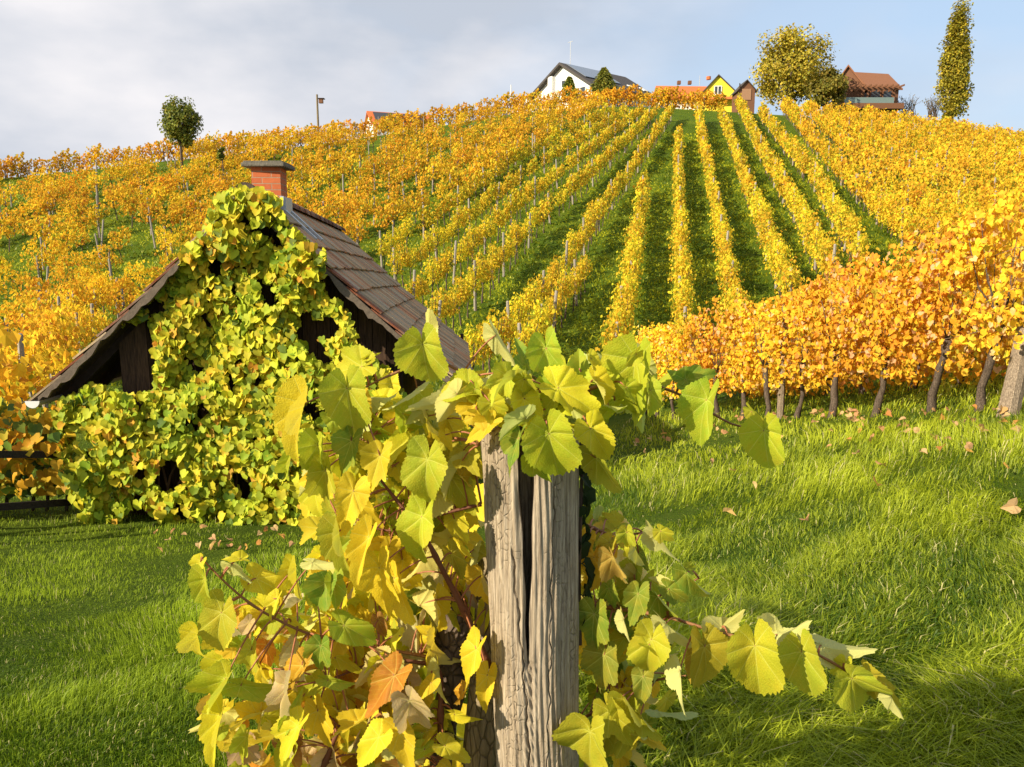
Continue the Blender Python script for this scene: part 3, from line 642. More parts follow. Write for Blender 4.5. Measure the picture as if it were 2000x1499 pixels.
# underside boarding of the roof and barge boards with ragged mortar edge
und = MB()
for side in (-1, 1):
    for l0 in np.arange(.05, LEN-.1, .2):
        V = [roofpt(side, q, l)-up*.045 for q, l in ((.0, l0), (1.0, l0), (1.0, l0+.19), (.0, l0+.19))]; V = np.array(V)
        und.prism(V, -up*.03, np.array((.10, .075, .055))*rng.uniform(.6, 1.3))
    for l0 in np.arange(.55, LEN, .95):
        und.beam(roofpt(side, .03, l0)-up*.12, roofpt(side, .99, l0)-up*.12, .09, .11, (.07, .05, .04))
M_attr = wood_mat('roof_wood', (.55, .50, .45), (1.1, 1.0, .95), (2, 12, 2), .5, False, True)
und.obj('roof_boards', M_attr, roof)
M_mortar = plain_mat('barge_mortar', (.17, .13, .095), .9, 14, .6, .6)
for side in (-1, 1):
    bb = MB(); Q = np.linspace(.02, 1.0, 46); tp = [roofpt(side, q, -.01)-up*.005 for q in Q]
    bt = [roofpt(side, q, -.01)-up*(.085+.020*math.sin(q*61)+.016*rng.normal()+.03*math.sin(q*17)) for q in Q]
    V = np.array(tp+bt+[p+ax*.05 for p in tp]+[p+ax*.05 for p in bt]); n_ = len(Q); f = []
    for i in range(n_-1):
        f += [[i, i+1, n_+i+1, n_+i], [2*n_+i, 3*n_+i, 3*n_+i+1, 2*n_+i+1], [n_+i, n_+i+1, 3*n_+i+1, 3*n_+i]]
    f += [[0, n_, 3*n_, 2*n_], [n_-1, 3*n_-1, 4*n_-1, 2*n_-1]]
    bb.add(V, f); bb.obj('barge_board', M_mortar, hut)
# walls: upright planks, set back under the front overhang
SET = .42; WW = hw-.78
wl = MB(); xs = np.arange(-WW, WW, .17)
for x in xs:
    x1 = min(x+.163, WW); lo = gz-.25
    h0, h1 = (apex[2]-.17-abs(v_)*rise/hw for v_ in (x, x1))
    P = [apex*np.array([1, 1, 0])+gx*v_+ax*(SET+rng.normal(0, .006))+up*z_ for v_, z_ in ((x, lo), (x1, lo), (x1, h1), (x, h0))]
    wl.prism(P, ax*.05, np.array((1, 1, 1))*rng.uniform(.6, 1.5))
for side in (-1, 1):
    for l0 in np.arange(SET+.05, LEN-.4, .2):
        b0 = apex*np.array([1, 1, 0])+gx*side*WW+ax*l0; z1 = apex[2]-.19-WW*rise/hw-.2*(l0/LEN)
        P = [b0+up*(gz-.4), b0+ax*.192+up*(gz-.4), b0+ax*.192+up*z1, b0+up*z1]; wl.prism(P, -gx*side*.04, np.array((1, 1, 1))*rng.uniform(.6, 1.4))
b0 = apex*np.array([1, 1, 0])+ax*(LEN-.35)
wl.prism([b0-gx*WW+up*(gz-.6), b0+gx*WW+up*(gz-.6), b0+gx*WW+up*(apex[2]-.35-WW*rise/hw), b0+up*(apex[2]-.4), b0-gx*WW+up*(apex[2]-.35-WW*rise/hw)], ax*.05)
M_wall = wood_mat('hut_plank', (.018, .011, .008), (.11, .064, .038), (9, 9, .8), .6, False, True)
wall = wl.obj('wall', M_wall, hut)
bt = MB(); c0 = at(265, 693, apex[1]+SET-.06); bt.beam(c0-gx*.16+up*.0, c0+gx*.30, .04, .055, (1, 1, 1)); bt.obj('batten', M_grey, hut)
dr = MB(); c0 = at(278, 985, apex[1]+SET-.03)
for k in range(4): dr.box((c0[0]-.22+k*.14, c0[1], c0[2]+.1), (.135, .04, .8), 0, (1, 1, 1))
dr.obj('door', M_stake, hut)
# gutter along the left eave with pale end cap
gu = MB(); an = np.linspace(math.pi, 2*math.pi, 9); g0, g1 = roofpt(-1, 1.02, -.03)-up*.0, roofpt(-1, 1.02, LEN)
V = [g0+gx*math.cos(x)*.075+up*math.sin(x)*.075 for x in an]+[g1+gx*math.cos(x)*.075+up*math.sin(x)*.075 for x in an]
gu.add(V, [[i, i+1, 10+i, 9+i] for i in range(8)]); M_metal = plain_mat('zinc', (.55, .56, .57), .45, 8, .2, .1, False, .5, .6)
gut = gu.obj('gutter', M_metal, hut, True)
ge = MB(); ge.prism([g0-ax*.004+gx*math.cos(x)*.082+up*math.sin(x)*.082 for x in an], ax*-.012); ge.obj('end_cap', plain_mat('cap_white', (.7, .7, .68), .6), gut)
# eave board on the far lower corner of the right slope
eb = MB(); e1 = roofpt(1, 1.0, LEN-.02); eb.box(e1-up*.12, (.07, .07, .55), 0, (1, 1, 1)); eb.obj('corner_post', M_dark, hut)
# chimney
CL = 1.45; cc = apex+ax*CL-gx*.055; topz = at(540, 330, cc[1])[2]
m, t, out = newmat('brick'); v = ocoord(t); s3 = N(t, 'ShaderNodeSeparateXYZ'); t.links.new(v, s3.inputs[0])
cb = N(t, 'ShaderNodeCombineXYZ'); t.links.new(math_(t, 'ADD', s3.outputs[0], s3.outputs[1]), cb.inputs[0]); t.links.new(s3.outputs[2], cb.inputs[1])
br = N(t, 'ShaderNodeTexBrick'); t.links.new(cb.outputs[0], br.inputs['Vector']); br.inputs['Scale'].default_value = 1.0
br.inputs['Color1'].default_value = (.56, .155, .055, 1); br.inputs['Color2'].default_value = (.46, .115, .042, 1); br.inputs['Mortar'].default_value = (.42, .30, .20, 1)
br.inputs['Brick Width'].default_value = .255; br.inputs['Row Height'].default_value = .077; br.inputs['Mortar Size'].default_value = .006; br.inputs['Mortar Smooth'].default_value = .3
nz = noise_(t, v, 18, 5, .7); c = mix_(t, math_(t, 'MULTIPLY', nz, .45), br.outputs['Color'], (.20, .06, .03))
bsdf_(t, out, c, .85, bump_(t, math_(t, 'SUBTRACT', math_(t, 'MULTIPLY', nz, .4), br.outputs['Fac']), .8, .012), .2); M_brick = m
ch = MB(); ch.box((cc[0], cc[1], (topz+apex[2]-.5)/2), (.37, .37, topz-apex[2]+.5), -PH); chim = ch.obj('chimney', M_brick, hut)
cp = MB(); M_conc = plain_mat('cap_concrete', (.20, .18, .14), .9, 22, .8, .8)
cx_ = [(-.275, -.27), (.28, -.275), (.275, .27), (-.27, .275)]
P0 = [np.array([cc[0]+x*1.0, cc[1]+y, topz]) for x, y in cx_]; cp.prism(P0, up*.05+np.array([0, 0, .0]))
cp.prism([np.array([cc[0]+x*.93, cc[1]+y*.93, topz+.05]) for x, y in cx_], up*.022)
o = cp.obj('cap', M_conc, chim); bv = o.modifiers.new('edge', 'BEVEL'); bv.width = .012; bv.segments = 2
fl = MB(); M_flash = plain_mat('flashing', (.50, .52, .53), .5, 10, .3, .1, False, .4, .3)
for sy_, ty in ((-1, .03), (1, .03)):
    y_ = cc+ax*sy_*.22
    for sd in (1,):
        a = y_-up*.06; b = y_+gx*.62-up*(.06+.62*rise/hw)
        fl.beam(a+up*.13, b+up*.13, .10, .03)
fl.beam(cc+gx*.205-ax*.26-up*.10, cc+gx*.205+ax*.26-up*.10, .05, .26)
fl.beam(cc-ax*.215-gx*.25+up*.02-up*.12, cc-ax*.215+gx*.25-up*.10, .04, .22)
fl.obj('flashing', M_flash, chim)

# ------------------------------------------------------------------ creeper over the gable
IV = [(425, 385), (470, 362), (515, 372), (545, 390), (562, 440), (600, 470), (634, 492), (628, 560), (660, 585), (692, 640), (700, 690), (760, 720), (790, 780), (800, 900), (760, 1020), (640, 1040),
      (560, 1045), (420, 1042), (330, 1030), (280, 985), (250, 985), (235, 1020), (165, 1028), (150, 985), (125, 950), (112, 870), (100, 810), (125, 780), (185, 750), (235, 768), (300, 765), (305, 700), (296, 625), (236, 628), (262, 592), (335, 532), (352, 498), (395, 450)]
HOLES = [((478, 432), 20, 22), ((505, 445), 22, 14), ((425, 520), 16, 20), ((600, 640), 26, 46), ((640, 640), 34, 30), ((330, 930), 30, 34), ((455, 560), 12, 14), ((470, 520), 16, 10), ((455, 745), 14, 28), ((395, 800), 14, 20), ((275, 925), 18, 20), ((600, 980), 18, 26)]
def fill_poly(poly, n, holes=()):
    p = np.array(poly, float); lo, hi = p.min(0), p.max(0); X = rng.uniform(lo[0], hi[0], n); Y = rng.uniform(lo[1], hi[1], n); k = inpoly(X, Y, p)
    for (cx, cy), rx, ry in holes: k &= ((X-cx)/rx)**2+((Y-cy)/ry)**2+.35*vnoise(np.stack([X, Y], -1)*.06, 2) > rng.uniform(.55, 1.15, n)
    return X[k], Y[k]
def leaf_wall(X, Y, depth, pal, smin, smax, mat, name, parent, out_dir=(-.05, -1, .12), sd=.5):
    n = len(X); ray_ = [ray(a, b) for a, b in zip(X, Y)]
    dz = depth
    pos = np.array([[a/y*d, d, CZ+z/y*d] for (a, y, z), d in zip(ray_, dz)])
    nr = norm(np.array(out_dir)+rng.normal(0, sd, (n, 3))); tp = np.stack([rng.normal(0, .45, n), rng.normal(-.1, .3, n), -np.ones(n)], -1)
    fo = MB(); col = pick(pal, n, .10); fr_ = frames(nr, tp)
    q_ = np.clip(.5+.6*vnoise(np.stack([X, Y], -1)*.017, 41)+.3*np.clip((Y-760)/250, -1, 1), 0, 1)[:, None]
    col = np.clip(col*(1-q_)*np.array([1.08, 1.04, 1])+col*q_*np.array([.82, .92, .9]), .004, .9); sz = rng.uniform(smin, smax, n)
    for k, lf in enumerate(MID):
        s_ = np.arange(n) % len(MID) == k; scatter(fo, lf[0], lf[1], pos[s_], fr_[s_], sz[s_], col[s_], lf[2])
    return fo.obj(name, mat, parent, True), pos
cv = thing('climbing_vine', (apex[0], apex[1]-.1, gz), 'yellow green creeper hanging thickly over the hut gable', 'climbing plant')
X, Y = fill_poly(IV, 18000, HOLES)
k_ = vnoise(np.stack([X, Y], -1)*.045, 77)+rng.normal(0, .15, len(X)) < .86; X, Y = X[k_], Y[k_]
gp = apex[1]+SET-.05+(X-478)/1500*9*.07
low = np.clip((Y-700)/330, 0, 1); roofline = np.clip((560-Y)/150, 0, 1)
bulge = (.10+.22*(1+vnoise(np.stack([X, Y], -1)*.02, 8))*.5+.75*low*(1-.5*low)+.30*np.clip((X-400)/200, 0, 1)*np.clip((Y-380)/200, 0, 1)+.36*roofline)
dep = gp-bulge*rng.uniform(.35, 1.0, len(X))-.04
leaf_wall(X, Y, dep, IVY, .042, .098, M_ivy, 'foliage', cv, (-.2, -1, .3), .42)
st = MB()
for k in range(26):
    x0 = rng.uniform(260, 640); pts = []
    xx = x0
    for yy in np.linspace(1035, rng.uniform(420, 800), 9):
        pts.append(at(xx, yy, apex[1]+SET-.12-.35*max(0, (yy-750)/300))); xx += rng.normal(0, 14)+(478-xx)*.05
    st.tube(pts, np.linspace(.016, .005, 9), 5, (.10, .06, .04))
st.obj('stems', M_cane, cv)

# rail fence with vines beside the hut, running on out of view to the left
fe = thing('rail_fence', tuple(hit(60, 1010)), 'dark horizontal rail fence beside the hut, draped with vine leaves', 'fence')
f0, f1 = at(178, 975, 9.0), at(-420, 1010, 7.6); g0_ = np.array([0, 0, 0])
for zt, w_ in ((.62, .10), (.14, .10)):
    mb = MB(); P = []
    a_ = hit(185, 1005); b_ = hit(-420, 1060); P = [a_+up*zt*1.25, b_+up*zt*1.25]
    mb.beam(P[0], P[1], .04, w_*.8); mb.obj('rail', M_rail, fe)
for q_ in (.42, .7, .98):
    p = a_*(1-q_)+b_*q_; p[2] = zg(p[0], p[1]); mb = MB(); mb.beam(p-up*.2, p+up*1.0, .09, .09, up=(0, 1, 0)); mb.obj('post', M_rail, fe)
fv = thing('grapevine', tuple(hit(60, 1015)), 'orange and green leaved vine trailing on the dark rail fence', 'grapevine')
FVP = [(-330, 770), (0, 775), (120, 810), (150, 900), (130, 960), (0, 965), (-330, 1030)]
X, Y = fill_poly(FVP, 1500); dep = 9.02+.6*(X)/400*np.where(X < 0, 1, .2)+rng.normal(0, .22, len(X))
FVPAL = [(3, (.66, .33, .02)), (2, (.72, .45, .03)), (1.2, (.14, .20, .03)), (1, (.08, .13, .03)), (1, (.45, .42, .03))]
leaf_wall(X, Y, dep, FVPAL, .07, .13, M_ivy, 'foliage', fv, (-.1, -1, .2), .6)
st = MB()
for x0 in (10, 62, 90, 128):
    b = hit(x0, 1000); st.tube([b-up*.1, b+np.array([.03, .05, .3]), b+np.array([-.02, .02, .7])], [.028, .022, .016], 6, (.08, .06, .05), jit=.15)
st.obj('trunk', M_bark, fv)

# ------------------------------------------------------------------ the split post in front
def post_mesh():
    pc_t = at(1034, 825, 1.13); pc_b = at(1048, 1499, 1.13); ztop = at(1000, 822, 1.08)[2]
    th = np.concatenate([np.linspace(-math.pi, 0, 520, endpoint=False), np.linspace(0, math.pi, 60, endpoint=False)])   # -pi/2 faces the camera
    zs = np.concatenate([[-.15], np.linspace(.25, ztop-.02, 330), ztop-.02+.02*np.sin(np.linspace(0, math.pi/2, 8))[1:]])
    V = []; gz_ = lambda py: at(1030, py, 1.07)[2]
    zk = [gz_(p) for p in (1499, 1290, 1200, 1100, 950, 830)]
    for z in zs:
        f = (z-pc_b[2])/(pc_t[2]-pc_b[2]); c = pc_b+(pc_t-pc_b)*f
        Rr = .0655+.0075*np.clip(f, 0, 1.1)**1.3
        dome = np.clip((z-(ztop-.02))/.02, 0, 1)
        def ang(px, py): # angle on the surface for a spot in sight
            q = at(px, py, 1.075); return -math.pi/2+math.asin(np.clip((q[0]-c[0])/Rr, -.98, .98))
        r = np.full(len(th), Rr); push = 0*r
        r += .0022*np.sin(th*3+.6)+.0015*np.sin(th*7+z*3)+.0012*np.sin(th*23+z*9)*np.sin(z*31+th*5)+.0009*np.sin(th*51+np.sin(z*14)*1.5)
        py = np.interp(z, zk, [1499, 1290, 1200, 1100, 950, 830])
        if py < 1300:       # the open split, wide above and closing downwards
            l = np.interp(py, [830, 950, 1100, 1200, 1290], [1008, 1013, 1024, 1027, 1029]); g = np.interp(py, [830, 950, 1100, 1200, 1290], [1044, 1041, 1037, 1033, 1030])
            l += 1.5*math.sin(py*.05); g += 1.2*math.sin(py*.04+1)
            a0, a1 = ang(l, py), ang(g, py); mid = (a0+a1)/2; hw_ = max((a1-a0)/2+.004, .006)
            d = np.abs(th-mid); k = np.clip((hw_-d)/.012+.9, 0, 1); push = k*.085
            r -= .004*np.exp(-((d-hw_)/.05)**2)
        for pts, wd, dp in (([(1000, 1060), (1018, 1250), (1024, 1320), (1031, 1440), (1034, 1499)], .011, .011), ([(1086, 860), (1083, 960), (1076, 1150), (1074, 1300), (1068, 1499)], .008, .010), ([(1100, 1180), (1092, 1499)], .006, .005), ([(985, 880), (992, 1010)], .006, .005), ([(1112, 1000), (1108, 1160)], .006, .004), ([(1008, 1280), (1012, 1499)], .005, .004)):
            ys = [p[1] for p in pts]
            if ys[0] <= py <= ys[-1]:
                a0 = ang(np.interp(py, ys, [p[0] for p in pts])+2.0*math.sin(py*.07)+math.sin(py*.19), py); e = min(1, (py-ys[0])/40, (ys[-1]-py)/40+(.99 if ys[-1] > 1490 else 0))
                r -= dp*e*np.clip(1-np.abs(th-a0)/(wd*1.6), 0, 1)
        if 965 < py < 1105:      # bark scar
            a0 = ang(np.interp(py, [965, 1105], [948, 962]), py); k = np.exp(-((th-a0)/.10)**2)*min(1, (py-965)/25, (1105-py)/25)
            r += k*(-.007+.007*np.sin(z*420+th*40)*np.sin(th*90))
        if py > 1290:            # worn strip under the split
            a0 = ang(1034, py); r -= .0022*np.exp(-((th-a0)/.12)**2)*(1+np.sin(z*300+th*60)*.7)
        r = r*(1-dome**2*.75); zz = z-.030*np.clip(np.sin(th+math.pi), -1, 1)*0-.022*(np.cos(th) > .2)*np.clip(f-.9, 0, 1)*6
        zz = zz+.006*np.sin(th*5)*dome+.004*np.sin(th*13)*dome
        V.append(np.stack([c[0]+r*np.cos(th), c[1]+r*np.sin(th)+push, np.broadcast_to(zz, th.shape)], -1))
    m_, n_ = len(zs), len(th); i = np.arange(m_*n_).reshape(m_, n_); j = np.roll(i, -1, 1)
    mb = MB(); mb.add(np.concatenate([np.concatenate(V), [[pc_t[0], pc_t[1], ztop-.02]]]), np.stack([i[:-1], j[:-1], j[1:], i[1:]], -1).reshape(-1, 4))
    mb.more([[int(a), int(b), m_*n_] for a, b in zip(i[-1], j[-1])], 0); return mb
m, t, out = newmat('split_post_wood'); v = ocoord(t)
g = noise_(t, mapping_(t, v, (95, 95, 4)), 2.4, 9, .7, .4); gb = noise_(t, mapping_(t, v, (9, 9, 2.2)), 1.6, 5, .6); gf = noise_(t, mapping_(t, v, (260, 260, 40)), 1, 3, .6)
vo = N(t, 'ShaderNodeTexVoronoi', feature='DISTANCE_TO_EDGE'); vo.inputs['Scale'].default_value = 1.0
vd = N(t, 'ShaderNodeVectorMath', operation='ADD'); vn = N(t, 'ShaderNodeTexNoise'); vn.inputs['Scale'].default_value = 30; t.links.new(v, vn.inputs['Vector'])
vs = N(t, 'ShaderNodeVectorMath', operation='SCALE'); vs.inputs['Scale'].default_value = .012; t.links.new(vn.outputs['Color'], vs.inputs[0])
t.links.new(v, vd.inputs[0]); t.links.new(vs.outputs[0], vd.inputs[1]); t.links.new(mapping_(t, vd.outputs[0], (82, 82, 55)), vo.inputs['Vector'])
ck = math_(t, 'MULTIPLY', vo.outputs['Distance'], 11, clamp=True); ckm = math_(t, 'MULTIPLY', math_(t, 'SUBTRACT', 1, ck), math_(t, 'MULTIPLY_ADD', gb, 4.5, -2.1, clamp=True))
c = ramp_(t, g, [(.27, (.09, .066, .044)), (.45, (.29, .23, .16)), (.68, (.54, .45, .33))])
c = mix_(t, math_(t, 'MULTIPLY', math_(t, 'MULTIPLY_ADD', gb, 2.6, -1.1, clamp=True), .35), c, (.30, .22, .13))
c = mix_(t, math_(t, 'MULTIPLY', math_(t, 'MULTIPLY_ADD', gf, 3, -1.6, clamp=True), .55), c, (.09, .07, .055))
c = mix_(t, math_(t, 'MULTIPLY', ckm, .65), c, (.045, .033, .024))
hgt = math_(t, 'SUBTRACT', math_(t, 'ADD', math_(t, 'MULTIPLY', g, 1.0), math_(t, 'MULTIPLY', gf, .35)), math_(t, 'MULTIPLY', ckm, .9))
bsdf_(t, out, c, .9, bump_(t, hgt, .9, .0045), .15); M_split = m
tag(post_mesh().obj('wooden_post', M_split, None, True), 'thick weathered grey post in front, split open from its top, with vine around', 'post')
# split stake behind it
sk = MB(); b = at(938, 1499, 1.25); tp_ = at(962, 1080, 1.27)
P = [b-up*.75-gx*.01, b, (b+tp_)/2, tp_]; sk.tube(P, [.034, .033, .031, .026], 7, jit=.12); tag(sk.obj('wooden_stake', M_stake), 'brown split stake tucked close behind the thick grey post', 'stake')

# ------------------------------------------------------------------ the vine on the post
fg = thing('grapevine', (-.1, 1.27, float(zg(-.1, 1.27))), 'big leaved yellow green vine sprawling round the split grey post in front', 'grapevine')
tk = MB(); pts = [(862, 1900, 1.30), (868, 1520, 1.29), (862, 1420, 1.28), (884, 1330, 1.27), (880, 1270, 1.27), (896, 1200, 1.26), (886, 1160, 1.26)]
pts = [at(*p) for p in pts]; pts[0][2] = -.1
tk.tube(pts, [.030, .028, .026, .027, .032, .026, .012], 12, jit=.22); kn = at(858, 1285, 1.23); tk.tube([kn-gx*.02, kn, kn+gx*.022-up*.004], [.012, .020, .010], 9, jit=.2)
tk.obj('trunk', M_bark, fg, True)
CANES = [[(1120, 1180, 1.2), (1290, 1200, 1.13), (1410, 1238, 1.08), (1490, 1255, 1.06), (1580, 1266, 1.06), (1670, 1322, 1.06), (1738, 1360, 1.07)],
 [(1060, 850, 1.12), (1090, 800, 1.10), (1150, 755, 1.10), (1260, 745, 1.11), (1340, 775, 1.12), (1440, 838, 1.14), (1490, 832, 1.14)],
 [(935, 870, 1.14), (925, 770, 1.14), (900, 722, 1.12), (840, 700, 1.14), (735, 745, 1.12), (690, 770, 1.12)],
 [(955, 1300, 1.2), (905, 1190, 1.18), (862, 1110, 1.16), (830, 1045, 1.14), (760, 960, 1.16), (700, 880, 1.18)],
 [(880, 1290, 1.24), (760, 1270, 1.18), (600, 1240, 1.12), (500, 1190, 1.10), (440, 1140, 1.10), (395, 1092, 1.1)],
 [(860, 1500, 1.2), (860, 1400, 1.2), (862, 1300, 1.21), (750, 1285, 1.2), (640, 1330, 1.16)],
 [(600, 1560, 1.2), (640, 1480, 1.2), (662, 1420, 1.2), (740, 1380, 1.2), (830, 1350, 1.22)],
 [(1110, 1010, 1.22), (1200, 1050, 1.2), (1260, 1040, 1.18), (1310, 1040, 1.16)],
 [(1110, 1230, 1.24), (1200, 1180, 1.2), (1290, 1165, 1.18), (1365, 1130, 1.16)],
 [(940, 985, 1.2), (880, 1000, 1.2), (840, 1010, 1.2), (760, 1040, 1.22), (660, 1010, 1.22)],
 [(1110, 1420, 1.26), (1180, 1380, 1.22), (1270, 1330, 1.18), (1340, 1320, 1.14)]]
cobj = []; csamp = []; caneM = []
for q, cn in enumerate(CANES):
    P = np.array([at(*p) for p in cn]); d = np.concatenate([[0], np.cumsum(np.linalg.norm(np.diff(P, axis=0), axis=1))]); s = np.linspace(0, d[-1], 24)
    C = np.stack([np.interp(s, d, P[:, k]) for k in range(3)], -1)
    C[1:-1] = (C[:-2]+C[1:-1]*2+C[2:])/4; C[1:-1] = (C[:-2]+C[1:-1]*2+C[2:])/4
    r0 = {3: .0065, 5: .0065, 6: .006}.get(q, .0032); rad = np.linspace(r0, .0014, 24)*(1+.35*(np.arange(24) % 6 == 0))
    mb = MB(); mb.tube(C, rad, 7, (.17, .06, .03) if q in (3, 5, 6, 9) else (.28, .13, .045)); caneM.append(mb); csamp.append(C)
YG_, LG, DG, YE, YO, OR, BG, OL = (.52, .55, .03), (.39, .47, .03), (.20, .31, .03), (.72, .61, .03), (.80, .54, .03), (.68, .28, .03), (.60, .45, .26), (.46, .43, .03)
